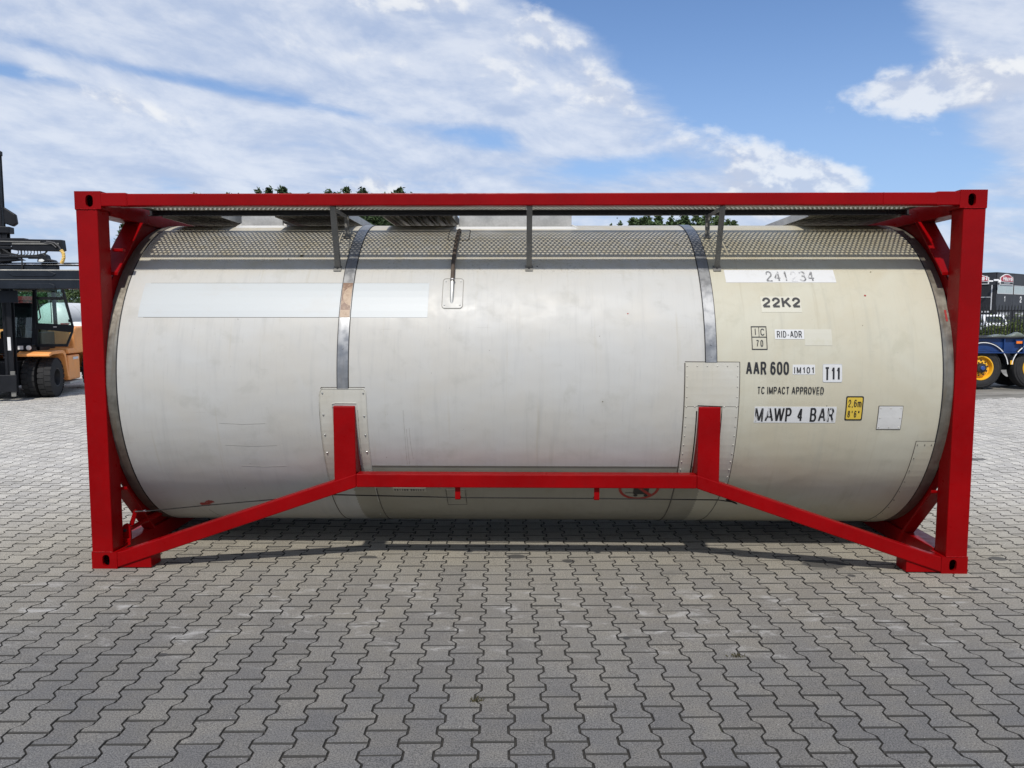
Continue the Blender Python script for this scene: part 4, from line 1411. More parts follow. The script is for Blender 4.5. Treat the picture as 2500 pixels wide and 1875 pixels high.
# spill boxes on the crown
def spill_box(x0, x1, y0, y1, z1, name='spill_box'):
    t = 0.012
    mb = MB()
    mb.box(x0, x1, y0, y0 + t, 2.40, z1).box(x0, x1, y1 - t, y1, 2.40, z1)
    mb.box(x0, x0 + t, y0 + t + 0.001, y1 - t - 0.001, 2.40, z1).box(x1 - t, x1, y0 + t + 0.001, y1 - t - 0.001, 2.40, z1)
    b_ = mb.build(name, 'box_grey', T)
    lid = MB().box(x0 - 0.008, x1 + 0.008, y0 - 0.008, y1 + 0.008, z1 + 0.001, z1 + 0.012).build('box_lid', 'alu', None); lid.parent = b_
    fl = MB()
    zf = ZC + math.sqrt(TR ** 2 - (YC - y0) ** 2)
    fl.add([(x0 - 0.045, y0 - 0.05, zf - 0.012), (x1 + 0.045, y0 - 0.05, zf - 0.012), (x1 + 0.01, y0 - 0.002, zf + 0.012), (x0 - 0.01, y0 - 0.002, zf + 0.012),
            (x0 - 0.045, y0 - 0.05, zf - 0.05), (x1 + 0.045, y0 - 0.05, zf - 0.05), (x1 + 0.01, y0 - 0.002, zf - 0.05), (x0 - 0.01, y0 - 0.002, zf - 0.05)],
           [(0, 1, 2, 3), (0, 4, 5, 1), (1, 5, 6, 2), (3, 2, 6, 7), (0, 3, 7, 4)])
    for sx, xx in ((-1, x0), (1, x1)):
        fl.prism([(xx, zf - 0.03), (xx + sx * 0.06, zf - 0.03), (xx + sx * 0.055, zf + 0.004), (xx + sx * 0.004, zf + 0.03)], 'y', y0 + 0.01, y1 - 0.01)
    o = fl.build('box_flange', 'cover_white', None, 0.004); o.parent = b_
    return b_


spill_box(-0.522, 0.352, 0.885, 1.56, 2.60)
b_ = spill_box(-2.255, -1.93, 0.96, 1.45, 2.60)

# remote release at the lower left: bracket, lever, torque tube and cable
mb = MB()
mb.prism([(-2.906, 0.152), (-2.845, 0.152), (-2.845, 0.235), (-2.855, 0.262), (-2.876, 0.272), (-2.897, 0.262), (-2.906, 0.235)], 'y', 0.185, 0.205)
mb.box(-2.917, -2.838, 0.165, 0.183, 0.118, 0.166)
LV = mb.build('release_bracket', 'red', T, 0.003)
o = MB().lathe([(-0.006, 0.0), (-0.006, 0.011), (0.0, 0.013), (0.012, 0.013)], (-2.884, 0.185, 0.222), 'y', 14).build('pivot_end', 'seal', None, smooth=True); o.parent = LV
rv = MB()
for x in (-2.898, -2.864):
    rv.lathe([(-0.008, 0.0), (-0.008, 0.0065), (0, 0.008), (0.002, 0.008)], (x, 0.164, 0.143), 'y', 6)
o = rv.build('bracket_bolt', 'red', None); o.parent = LV
MB().prism([(-2.872, 0.250), (-2.838, 0.250), (-2.806, 0.345), (-2.808, 0.360), (-2.818, 0.366), (-2.830, 0.362), (-2.835, 0.352)], 'y', 0.212, 0.226).build('release_lever', 'red', T, 0.003)
MB().tube([(-2.862, 0.20, 0.228), (-2.862, 0.30, 0.228), (-2.862, 0.42, 0.2279), (-2.862, 0.43, 0.2279), (-2.862, 1.5, 0.228)], [0.017, 0.017, 0.017, 0.024, 0.024], 12).build('torque_tube', 'red', T, smooth=True)
cab = [(-2.818, 0.208, 0.358), (-2.68, 0.19, 0.366), (-2.30, 0.15, 0.415), (-1.84, 0.11, 0.466), (-1.36, 0.10, 0.510), (-0.47, 0.06, 0.503), (0.49, 0.06, 0.501), (1.34, 0.09, 0.487), (1.42, 0.05, 0.484)]
MB().tube(cab, 0.0042, 6).build('release_cable', 'cable', T, smooth=True)
MB().tube([(-2.75, 0.20, 0.362), (-2.735, 0.199, 0.363)], 0.008, 8).tube([(-2.818, 0.206, 0.353), (-2.70, 0.193, 0.360)], 0.0025, 5).build('cable_clip', 'chrome', T)
MB().prism([(1.375, 0.500), (1.445, 0.474), (1.45, 0.470), (1.452, 0.480), (1.39, 0.503)], 'y', 0.02, 0.055).build('cable_anchor', 'cable', T, 0.002)


# ------------------------------------------------------------------ trees
def tree_meshes(kind, seed, h, w, leaf, n_clump, per, mat):
    """trunk with limbs and a crown of leaf-sized faces gathered in clumps; the crown ends in several pointed leaders"""
    rr = random.Random(seed)
    tr = MB()
    base_r = 0.018 * h
    pts = [(0, 0, 0), (0.02 * h * rr.uniform(-1, 1), 0.02 * h * rr.uniform(-1, 1), 0.35 * h), (0.03 * h * rr.uniform(-1, 1), 0.03 * h * rr.uniform(-1, 1), 0.9 * h)]
    tr.tube(pts, [base_r, base_r * 0.7, base_r * 0.15], 8)
    limbs = []
    for k in range(12):
        z = h * rr.uniform(0.16, 0.75)
        a = rr.uniform(0, 2 * math.pi)
        ln = w * (1.05 - z / h) * rr.uniform(0.7, 1.1)
        q = (ln * math.cos(a), ln * math.sin(a), z + ln * 0.8)
        tr.tube([(0, 0, z), (q[0] * 0.5, q[1] * 0.5, z + ln * 0.3), q], [base_r * 0.35, base_r * 0.22, base_r * 0.06], 5)
        limbs.append(q)
    cr = MB()
    leaders = [(0, 0, h)] + [(w * rr.uniform(0.25, 0.62) * math.cos(a), w * rr.uniform(0.25, 0.62) * math.sin(a), h * rr.uniform(0.80, 0.98)) for a in [0.7 * k + rr.uniform(-.4, .4) for k in range(9)]]
    for k in range(n_clump):
        if rr.random() < 0.85:
            lx, ly, lz = rr.choice(leaders)
            t = rr.random() ** 1.25
            z = lz - (lz - 0.10 * h) * t
            spread = w * (0.025 + 0.85 * t ** 0.9) * (1.0 if t < 0.6 else 1.6 - t)
            a, q_r = rr.uniform(0, 6.28), math.sqrt(rr.random())
            c = Vector((lx * (1 - 0.5 * t) + spread * q_r * math.cos(a), ly * (1 - 0.5 * t) + spread * q_r * math.sin(a), z))
        else:
            c = Vector(rr.choice(limbs)) + Vector((rr.gauss(0, .25), rr.gauss(0, .25), rr.gauss(0, .25)))
            t = 0.7
        cs = rr.uniform(0.16, 0.36) * (w / 2.2) * (0.32 + 0.75 * min(1, t * 1.6))
        for q in range(per):
            p = c + Vector((rr.gauss(0, cs * 0.7), rr.gauss(0, cs * 0.7), rr.gauss(0, cs * 0.9)))
            s = leaf * rr.uniform(0.6, 1.3)
            n = Vector((rr.gauss(0, 1), rr.gauss(0, 1), rr.gauss(0.4, 1))).normalized()
            u = n.orthogonal().normalized()
            u = Matrix.Rotation(rr.uniform(0, 6.28), 3, n) @ u
            v = n.cross(u)
            cr.add([p - u * s, p + v * s * 0.45 + n * s * 0.1, p + u * s, p - v * s * 0.45 + n * s * 0.1], [(0, 1, 2, 3)])
    out = []
    for nm, mbx, mt in (('trunk', tr, 'bark'), ('crown', cr, mat)):
        me = bpy.data.meshes.new(nm); me.from_pydata(mbx.v, [], mbx.f); me.materials.append(M[mt]); out.append((nm, me))
    return out


def plant(name, label, cat, meshes, loc, sc, rotz, group):
    t = thing(name, label, cat, loc, group, own_frame=True, rotz=rotz)
    t.scale = sc
    for nm, me in meshes:
        o = bpy.data.objects.new(nm, me); COL.objects.link(o); o.parent = t
    return t


TV = [tree_meshes('pointed', 11 + k, 10.0, 3.0, 0.15, 620, 30, 'leaf_dark') for k in range(3)]
TM = [tree_meshes('pointed', 31 + k, 10.0, 3.0, 0.16, 620, 30, 'leaf_mid') for k in range(2)]
ORD = ['first', 'second', 'third', 'fourth', 'fifth', 'sixth', 'seventh', 'eighth', 'ninth', 'tenth', 'eleventh', 'twelfth', 'thirteenth']
for k, (u, v) in enumerate([(330, 528), (400, 505), (478, 474), (560, 472), (630, 462), (692, 458), (755, 474), (800, 467), (845, 459), (884, 460), (930, 478), (975, 461), (1025, 500)]):
    y = 54 + (k * 37) % 11
    p = at(u, v + 4, y)
    s = p.z / 10.0
    plant('tree', 'dark green tree behind the tank, %s from the left along the red top rail' % ORD[k], 'tree', TV[k % 3], (p.x, p.y, 0), (s * 1.05, s * 1.05, s), k * 1.7, 'trees in the row behind the tank container')
for k, (u, v) in enumerate([(1515, 543), (1545, 536), (1580, 529), (1606, 527), (1640, 532), (1670, 520), (1700, 521), (1728, 524), (1758, 531), (1790, 543)]):
    y = 66 + (k * 23) % 9
    p = at(u, v, y)
    s = p.z / 10.0
    plant('tree', 'green tree seen over the tank crown, %s from the left in that gap' % ORD[k], 'tree', TM[k % 2], (p.x, p.y, 0), (s * 1.15, s * 1.15, s), k * 2.1, 'trees seen over the crown of the tank')
BUSH = [tree_meshes('bush', 51 + k, 4.0, 2.6, 0.12, 260, 22, 'leaf_mid') for k in range(2)]
for k, (u, v, y, lb) in enumerate([(150, 694, 66, 'broad leafy tree right of the forklift mast, behind its open cab door'), (196, 735, 64, 'low leafy tree beside the red corner post, below the spreader beam'),
                                   (80, 690, 68, 'leafy tree behind the forklift cab roof')]):
    p = at(u, v, y)
    plant('tree', lb, 'tree', BUSH[k % 2], (p.x, p.y, 0), (p.z / 4.0, p.z / 4.0, p.z / 4.0), k * 1.1, 'trees behind the forklift')


# ------------------------------------------------------------------ forklift with a container spreader
def sub(o, parent):
    o.parent = parent
    return o


def tyre_wheel(x0, w, r, rim, F, y, lugs=22):
    """block-tread tyre about an axle along x, starting at x0"""
    mb = MB()
    mb.lathe([(0, rim), (0, r * 0.80), (w * 0.06, r * 0.95), (w * 0.14, r * 0.975), (w * 0.86, r * 0.975), (w * 0.94, r * 0.95), (w, r * 0.80), (w, rim)], (x0, y, r), 'x', 40)
    t = mb.build('wheel', 'tyre', F, smooth=True)
    lg = MB()
    for k in range(lugs):
        for side in (0, 1):
            a = 2 * math.pi * (k + 0.5 * side) / lugs
            aw = math.pi / lugs * 1.55
            xa, xb = (x0 + 0.02 * w, x0 + 0.47 * w) if side else (x0 + 0.53 * w, x0 + 0.98 * w)
            vs = []
            for rr_ in (r * 0.955, r):
                for da in (-aw / 2, aw / 2):
                    for xx in (xa, xb):
                        vs.append((xx, y + rr_ * math.cos(a + da), r + rr_ * math.sin(a + da)))
            lg.add(vs, [(4, 5, 7, 6), (0, 4, 6, 2), (1, 3, 7, 5), (0, 1, 5, 4), (2, 6, 7, 3)])
    sub(lg.build('tread_block', 'tyre'), t)
    sub(MB().lathe([(w * 0.18, 0.0), (w * 0.18, rim * 0.45), (w * 0.42, rim * 0.5), (w * 0.5, rim * 0.80), (w * 0.98, rim * 0.92), (w, rim * 1.02), (w * 0.98, rim * 1.06), (w * 0.5, rim)], (x0, y, r), 'x', 28).build('rim', 'hub_black', smooth=True), t)
    nb = MB()
    for k in range(8):
        a = 2 * math.pi * k / 8
        nb.tube([(x0 + w * 0.4, y + rim * 0.38 * math.cos(a), r + rim * 0.38 * math.sin(a)), (x0 + w * 0.55, y + rim * 0.38 * math.cos(a), r + rim * 0.38 * math.sin(a))], 0.012, 6)
    sub(nb.build('wheel_nut', 'hub_black'), t)
    return t


F = thing('forklift', 'orange forklift with black mast and container spreader, cab door open, left of the tank', 'forklift', (-11.12, 11.15, 0.0), own_frame=True, rotz=R(13))
r_f = 0.425
for x0 in (0.70, 0.385, -0.965, -0.65):
    tyre_wheel(x0, 0.265, r_f, 0.20, F, 0.0)
for x0 in (0.86, -1.12):
    tyre_wheel(x0, 0.26, 0.44, 0.22, F, 2.30)
MB().tube([(-0.7, 0, r_f), (0.7, 0, r_f)], 0.11, 12).build('front_axle', 'black_paint', F)
MB().tube([(-0.9, 2.30, 0.44), (0.9, 2.30, 0.44)], 0.07, 12).build('rear_axle', 'black_paint', F)
# chassis and bodywork
MB().box(-0.36, 0.36, -0.55, 2.6, 0.28, 0.80).box(-0.95, 0.62, 0.52, 2.05, 0.30, 0.78).build('chassis', 'black_paint', F, 0.02)
for sx in (-1, 1):
    a, b_ = sorted((sx * 0.36, sx * 1.00))
    fd = [(-0.52, 0.90), (-0.52, 0.955), (-0.30, 1.005), (0.32, 1.005), (0.47, 0.94), (0.60, 0.42), (0.55, 0.38), (0.50, 0.55), (0.40, 0.86), (0.28, 0.935), (-0.30, 0.935)]
    MB().prism(fd, 'x', a, b_).build('front_fender', 'orange', F, 0.012)
    a, b_ = sorted((sx * 0.62, sx * 0.98))
    MB().box(a, b_, 0.66, 1.42, 0.30, 0.86).build('side_box', 'orange', F, 0.03)
    MB().box(a, b_ + (0.03 if sx > 0 else 0), 0.62, 1.50, 0.22, 0.27).build('step', 'alu', F, 0.006)
    MB().box(sx * 0.985 if sx > 0 else -0.987, 0.987 if sx > 0 else -0.985, 0.95, 1.30, 0.76, 0.815).build('name_strip', 'tape_white', F)
    a, b_ = sorted((sx * 0.40, sx * 0.97))
    MB().prism([(0.70, 0.90), (0.70, 1.02), (1.15, 1.02), (1.15, 1.42), (1.30, 1.50), (2.55, 1.50), (2.75, 1.40), (2.80, 0.98), (2.55, 0.95), (1.90, 0.95), (1.80, 0.88)], 'x', a, b_).build('side_body', 'orange', F, 0.04)
MB().prism([(2.75, 0.45), (3.15, 0.45), (3.25, 0.65), (3.25, 1.35), (3.10, 1.50), (2.80, 1.50)], 'x', -0.98, 0.98).build('counterweight', 'orange', F, 0.06)
MB().box(-0.395, 0.395, 1.35, 2.8, 0.85, 1.48).build('bonnet', 'orange', F, 0.04)
# cab
cabx0, cabx1, caby0, caby1, cz0, cz1 = -0.56, 0.56, -0.10, 1.32, 1.00, 2.40
MB().box(cabx0, cabx1, caby0, caby1, cz0 - 0.04, cz0).build('cab_floor', 'black_paint', F)
MB().box(cabx0 - 0.04, cabx1 + 0.04, caby0 - 0.08, caby1 + 0.05, cz1 - 0.09, cz1).build('cab_roof', 'black_paint', F, 0.025)
for x in (cabx0, cabx1):
    MB().beam((x, caby0 + 0.0, cz0 + 0.0), (x * 1.0, caby0 + 0.22, cz1 - 0.06), 0.07, 0.08, (0, 1, 0)).build('cab_pillar', 'black_paint', F, 0.01)
    MB().beam((x, caby1 - 0.05, cz0), (x, caby1 - 0.12, cz1 - 0.06), 0.07, 0.08, (0, 1, 0)).build('cab_pillar', 'black_paint', F, 0.01)
    MB().beam((x, 0.62, cz0), (x, 0.62, cz0 + 0.40), 0.05, 0.9, (0, 1, 0)).build('cab_side_panel', 'black_paint', F, 0.01)
MB().box(cabx0 + 0.04, cabx1 - 0.04, caby1 - 0.03, caby1, cz0, cz0 + 0.35).build('cab_back_panel', 'black_paint', F)
MB().box(cabx0 + 0.04, cabx1 - 0.04, caby0 - 0.01, caby0 + 0.03, cz0, cz0 + 0.28).build('cab_front_panel', 'black_paint', F)
MB().box(0.05, 0.09, caby0 + 0.14, caby0 + 0.2, cz0 + 0.25, cz1 - 0.08).build('windscreen_bar', 'black_paint', F)
MB().add([(cabx0 + .04, caby0 + .06, cz0 + .29), (cabx1 - .04, caby0 + .06, cz0 + .29), (cabx1 - .04, caby0 + .22, cz1 - .1), (cabx0 + .04, caby0 + .22, cz1 - .1),
          (cabx0 + .04, caby0 + .066, cz0 + .29), (cabx1 - .04, caby0 + .066, cz0 + .29), (cabx1 - .04, caby0 + .226, cz1 - .1), (cabx0 + .04, caby0 + .226, cz1 - .1)],
         [(0, 1, 2, 3), (7, 6, 5, 4), (0, 4, 5, 1), (1, 5, 6, 2), (2, 6, 7, 3), (3, 7, 4, 0)]).build('windscreen', 'cab_glass', F)
MB().box(cabx0 + 0.06, cabx1 - 0.06, caby1 - 0.10, caby1 - 0.094, cz0 + 0.36, cz1 - 0.12).build('rear_window', 'cab_glass', F)
# seat and controls
MB().box(-0.34, 0.16, 0.55, 1.02, cz0 + 0.08, cz0 + 0.42).build('seat', 'black_paint', F, 0.04)
MB().prism([(0.95, cz0 + 0.40), (1.10, cz0 + 0.42), (1.20, cz0 + 1.02), (1.10, cz0 + 1.06), (1.02, cz0 + 0.95)], 'x', -0.33, 0.15).build('seat_back', 'black_paint', F, 0.04)
MB().beam((-0.09, 0.16, cz0), (-0.09, 0.34, cz0 + 0.62), 0.07, 0.07, (0, 1, 0)).build('steering_column', 'black_paint', F)
ring = []
for k in range(25):
    a = 2 * math.pi * k / 24
    ring.append((-0.09 + 0.19 * math.cos(a), 0.36 + 0.15 * math.sin(a), cz0 + 0.64 + 0.10 * math.sin(a)))
MB().tube(ring, 0.014, 6, False).build('steering_wheel', 'black_paint', F, smooth=True)
MB().beam((0.30, 0.05, cz0 + 0.55), (0.36, 0.30, cz0 - 0.25), 0.11, 0.05, (0, 1, 0)).build('hose_guard', 'rust_hose', F)
# open door swung out at its right
door = [(0.57, 1.09), (0.62, 1.55), (0.62, 2.30), (0.72, 2.385), (1.10, 2.40), (1.20, 2.33), (1.36, 1.52), (1.34, 1.40), (1.22, 1.09)]
DY = -0.10
def door_pts(c, k):
    cx_ = sum(p[0] for p in door) / len(door); cz_ = sum(p[1] for p in door) / len(door)
    return [(p[0] + (cx_ - p[0]) * k, p[1] + (cz_ - p[1]) * k) for p in door]
up_win = [(0.66, 1.60), (0.66, 2.10), (1.19, 2.10), (1.31, 1.56)]
top_win = [(0.66, 2.16), (0.66, 2.30), (0.74, 2.345), (1.09, 2.355), (1.155, 2.31), (1.18, 2.16)]
low_win = [(0.64, 1.15), (0.66, 1.47), (1.30, 1.40), (1.195, 1.15)]
me = flat_poly(door, [up_win[::-1], top_win[::-1], low_win[::-1]])
mb = MB()
for yy in (DY, DY + 0.035):
    mb.add([(v.co.x, yy, v.co.y) for v in me.vertices], [tuple(p.vertices) for p in me.polygons])
for lp in (door, up_win, top_win, low_win):
    n = len(lp)
    mb.add([(p[0], DY, p[1]) for p in lp] + [(p[0], DY + 0.035, p[1]) for p in lp], [(i, (i + 1) % n, n + (i + 1) % n, n + i) for i in range(n)])
D = mb.build('cab_door', 'black_paint', F)
for lp in (up_win, top_win, low_win):
    sub(MB().prism(lp, 'y', DY + 0.014, DY + 0.020).build('door_pane', 'cab_glass'), D)
sub(MB().box(0.93, 0.945, DY - 0.004, DY - 0.001, 1.60, 2.10).build('pane_bar', 'black_paint'), D)
sub(MB().tube([(0.70, DY - 0.06, 2.08), (0.73, DY - 0.06, 1.85), (0.74, DY - 0.05, 1.72), (0.69, DY - 0.03, 1.66)], 0.013, 6).build('grab_bar', 'black_paint'), D)
sub(MB().box(1.27, 1.32, DY - 0.03, DY - 0.001, 1.62, 1.68).build('door_latch', 'black_paint'), D)
sub(MB().box(0.96, 1.03, DY - 0.004, DY - 0.001, 1.51, 1.525).build('door_label', 'tape_white'), D)
# lamps on the fender
H = MB().box(0.30, 0.62, -0.34, -0.16, 1.012, 1.145).build('lamp_box', 'black_paint', F, 0.01)
sub(MB().lathe([(0, 0.0), (-0.006, 0.035), (0, 0.052), (0.02, 0.054)], (0.55, -0.345, 1.08), 'y', 20).build('headlight', 'lamp_glass', smooth=True), H)
sub(MB().box(0.345, 0.445, -0.352, -0.342, 1.045, 1.125).build('number_plate', 'tape_white'), H)
# mast
for sx in (-1, 1):
    for k, (xo, zt, w) in enumerate(((0.385, 3.55, 0.12), (0.345, 5.05, 0.05))):
        xa = sx * xo
        mb = MB().box(xa - w / 2, xa + w / 2, -0.86 - 0.0 * k, -0.83, 0.10, zt).box(xa - w / 2, xa + w / 2, -0.70, -0.67, 0.10, zt).box(xa - 0.015, xa + 0.015, -0.829, -0.701, 0.10, zt)
        mb.build('mast_rail' if k == 0 else 'inner_mast_rail', 'black_paint', F, 0.004)
    MB().tube([(sx * 0.28, -0.74, 0.3), (sx * 0.28, -0.74, 2.6)], 0.04, 12).build('lift_cylinder', 'black_paint', F, smooth=True)
    MB().tube([(sx * 0.28, -0.74, 2.6), (sx * 0.28, -0.74, 4.9)], 0.03, 12).build('lift_piston', 'chrome', F, smooth=True)
    MB().box(sx * 0.385 - 0.03, sx * 0.385 + 0.03, -0.868, -0.861, 1.05, 1.32).build('mast_label', 'tape_white', F)
MB().box(-0.52, 0.52, -0.90, -0.66, 3.42, 3.55).build('mast_crosshead', 'black_paint', F, 0.01)
MB().box(-0.40, 0.40, -0.88, -0.70, 4.97, 5.06).build('inner_crosshead', 'black_paint', F, 0.01)
MB().prism([(0.40, 3.95), (0.62, 3.80), (0.64, 3.62), (0.56, 3.56), (0.40, 3.62)], 'y', -0.84, -0.74).build('sheave_guard', 'black_paint', F, 0.02)
for za, zb in ((0.20, 0.55),):
    MB().box(-0.50, 0.50, -0.93, -0.87, za, zb).build('carriage_bar', 'black_paint', F, 0.01)
MB().box(0.385, 0.47, -0.90, -0.8615, 0.10, 0.62).build('mast_foot', 'galv', F, 0.004)
MB().box(-0.62, 0.60, -0.90, -0.87, 2.02, 2.27).build('carriage_plate', 'blue_black', F, 0.006)
hs = MB()
for k in range(5):
    x = -0.10 + k * 0.035
    hs.tube([(x, -0.80, 0.4), (x + 0.02, -0.82, 1.4), (x + 0.01, -0.80, 2.4), (x, -0.78, 3.4)], 0.014, 6)
hs.build('mast_hose', 'tyre', F, smooth=True)
# spreader: twin box beam with pockets, rails, cylinders and hose gear on top
SPY = -1.22
S = MB().box(-2.6, 3.3, SPY, SPY + 0.30, 2.470, 2.650).build('spreader_beam', 'blue_black', F, 0.010)
S['label'] = 'dark blue-black spreader beam across the mast'
S.rotation_euler = (0, 0, R(-10.5))
def onS(mb, name, mat, **kw):
    return sub(mb.build(name, mat, None, **kw), S)
onS(MB().box(-2.6, 3.3, SPY + 0.004, SPY + 0.296, 2.290, 2.4685), 'lower_beam', 'blue_black', bevel=0.01)
onS(MB().prism([(1.02, 2.645), (1.64, 2.645), (1.80, 2.58), (1.72, 2.53), (0.96, 2.53), (0.88, 2.58)], 'y', SPY - 0.012, SPY - 0.001), 'pocket_plate', 'blue_black', bevel=0.006)
onS(MB().prism([(0.94, 2.292), (0.94, 2.36), (1.02, 2.40), (1.66, 2.40), (1.76, 2.36), (1.76, 2.292)], 'y', SPY - 0.012, SPY - 0.001), 'pocket_plate', 'blue_black', bevel=0.006)
onS(MB().box(-2.6, 3.3, SPY - 0.006, SPY - 0.001, 2.462, 2.476), 'weld_strip', 'galv')
onS(MB().box(-2.6, 3.3, SPY + 0.02, SPY + 0.05, 2.651, 2.668), 'slide_strip', 'alu_dirty')
onS(MB().box(-2.6, 3.3, SPY + 0.16, SPY + 0.21, 2.745, 2.815).box(-2.6, 1.75, SPY + 0.10, SPY + 0.22, 2.670, 2.744), 'slide_rail', 'blue_black', bevel=0.004)
onS(MB().tube([(-2.6, SPY + 0.12, 2.775), (3.3, SPY + 0.12, 2.775)], 0.014, 8), 'slide_rod', 'chrome', smooth=True)
onS(MB().tube([(-1.0, SPY + 0.05, 2.915), (1.25, SPY + 0.05, 2.915)], 0.022, 10).tube([(1.25, SPY + 0.05, 2.91), (1.46, SPY + 0.05, 2.91)], 0.034, 10).tube([(-2.2, SPY + 0.04, 2.84), (0.05, SPY + 0.04, 2.84)], 0.032, 10), 'side_cylinder', 'black_paint', smooth=True)
onS(MB().prism([(1.42, 2.818), (1.76, 2.818), (1.72, 2.86), (1.62, 2.88), (1.60, 2.95), (1.54, 2.98), (1.47, 2.97), (1.44, 2.90)], 'y', SPY + 0.02, SPY + 0.18), 'side_motor', 'black_paint', bevel=0.012)
onS(MB().prism([(1.46, 2.822), (1.54, 2.815), (1.58, 2.845), (1.53, 2.875), (1.47, 2.865)], 'y', SPY + 0.0, SPY + 0.018), 'valve_block', 'lamp_glass', bevel=0.006)
onS(MB().prism([(-0.10, 3.20), (0.06, 3.285), (1.18, 3.285), (1.20, 3.265), (1.90, 3.255), (1.92, 3.05), (1.88, 3.03), (0.95, 3.05), (0.92, 3.14), (0.10, 3.14)], 'y', SPY + 0.05, SPY + 0.20), 'hose_tray', 'black_paint', bevel=0.008)
onS(MB().prism([(-1.2, 3.12), (0.10, 3.18), (0.92, 3.12), (0.92, 3.07), (0.42, 3.06), (0.42, 2.99), (0.85, 2.97), (1.10, 2.86), (0.70, 2.82), (-1.2, 2.82)], 'y', SPY + 0.06, SPY + 0.24), 'valve_housing', 'black_paint', bevel=0.012)
onS(MB().prism([(0.95, 3.16), (1.86, 3.16), (1.86, 3.19), (0.95, 3.19)], 'y', SPY + 0.03, SPY + 0.048).prism([(0.70, 3.21), (1.50, 3.20), (1.50, 3.22), (0.70, 3.23)], 'y', SPY + 0.03, SPY + 0.048), 'tray_slot', 'galv')
mb = MB()
for k in range(8):
    x = 1.02 + 0.062 * k
    mb.tube([(x, SPY + 0.1, 3.06), (x + 0.02, SPY + 0.08, 2.99 - 0.02 * math.sin(k)), (x - 0.05 + 0.01 * k, SPY + 0.08, 2.95)], 0.009, 5)
mb.tube([(0.72, SPY + 0.08, 3.08), (0.86, SPY + 0.06, 2.99), (1.10, SPY + 0.06, 2.935), (1.40, SPY + 0.06, 2.945), (1.56, SPY + 0.07, 2.985), (1.60, SPY + 0.09, 3.05)], 0.018, 8)
mb.tube([(1.10, SPY + 0.07, 3.06), (1.105, SPY + 0.07, 2.68)], 0.014, 6)
onS(mb, 'loose_hose', 'tyre', smooth=True)
pts = [(1.62, SPY + 0.04, 3.215), (1.78, SPY + 0.03, 3.19), (1.86, SPY + 0.03, 3.12), (1.90, SPY + 0.03, 3.05)]
onS(MB().tube(pts, 0.022, 8).tube([(p[0] - 0.05, p[1], p[2] - 0.02) for p in pts[:3]], 0.016, 8), 'bent_hose', 'dark', smooth=True)
pts = [(1.90, SPY + 0.03, 3.05), (1.94, SPY + 0.03, 2.99), (1.945, SPY + 0.03, 2.91), (1.92, SPY + 0.04, 2.85), (1.88, SPY + 0.06, 2.80)]
fine, rad = [], []
for k in range(33):
    t = k / 32 * (len(pts) - 1); i = min(int(t), len(pts) - 2); fr = t - i
    fine.append(Vector(pts[i]).lerp(Vector(pts[i + 1]), fr)); rad.append(0.034 if k % 4 < 3 else 0.027)
onS(MB().tube(fine, rad, 10), 'yellow_hose', 'yellow_hose', smooth=True)

# ------------------------------------------------------------------ other tanks and a container behind the forklift
def far_tank(label, x, y, r, zc, ln, frame_z, end_axis='y'):
    t = thing('tank_container', label, 'tank container', (x, y, 0), own_frame=True)
    n = 40
    mb = MB().lathe([(-ln / 2 - 0.42 * r, 0.0), (-ln / 2 - 0.40 * r, 0.3 * r), (-ln / 2 - 0.30 * r, 0.62 * r), (-ln / 2 - 0.14 * r, 0.88 * r), (-ln / 2, r), (ln / 2, r), (ln / 2 + 0.14 * r, 0.88 * r), (ln / 2 + 0.30 * r, 0.62 * r), (ln / 2 + 0.42 * r, 0.0)], (0, 0, zc), 'y', n)
    b_ = mb.build('tank_barrel', 'tank_white', t, smooth=True)
    rg = MB()
    for k in (-0.30, 0.0, 0.3):
        rg.lathe([(ln * k - 0.012, r * 0.99), (ln * k - 0.012, r + 0.004), (ln * k + 0.012, r + 0.004), (ln * k + 0.012, r * 0.99)], (0, 0, zc), 'y', n)
    rg.build('barrel_band', 'box_grey', t)
    fr = MB()
    w = r + 0.08
    for sx in (-1, 1):
        for sy in (-1, 1):
            fr.box(sx * w - 0.06, sx * w + 0.06, sy * (ln / 2 + 0.1) - 0.06, sy * (ln / 2 + 0.1) + 0.06, 0, frame_z)
        fr.box(sx * w - 0.05, sx * w + 0.05, -ln / 2 - 0.03, ln / 2 + 0.03, 0.02, 0.14)
        fr.box(sx * w - 0.05, sx * w + 0.05, -ln / 2 - 0.03, ln / 2 + 0.03, frame_z - 0.12, frame_z)
    for sy in (-1, 1):
        fr.box(-w + 0.061, w - 0.061, sy * (ln / 2 + 0.1) - 0.05, sy * (ln / 2 + 0.1) + 0.05, 0.02, 0.2)
    fr.build('frame', 'dull_red', t, 0.01)
    pl = MB().box(-0.35, -0.27, -ln / 2 - 0.52 * r, -ln / 2 - 0.30 * r, zc - 0.45, zc - 0.30)
    pl = MB().box(-0.62, -0.50, -ln / 2 - 0.255 * r, -ln / 2 - 0.20 * r, zc - 0.42, zc - 0.30).box(0.30, 0.42, -ln / 2 - 0.40 * r, -ln / 2 - 0.30 * r, zc - 0.42, zc - 0.30).build('hazard_plate', 'dull_red', t)
    return t


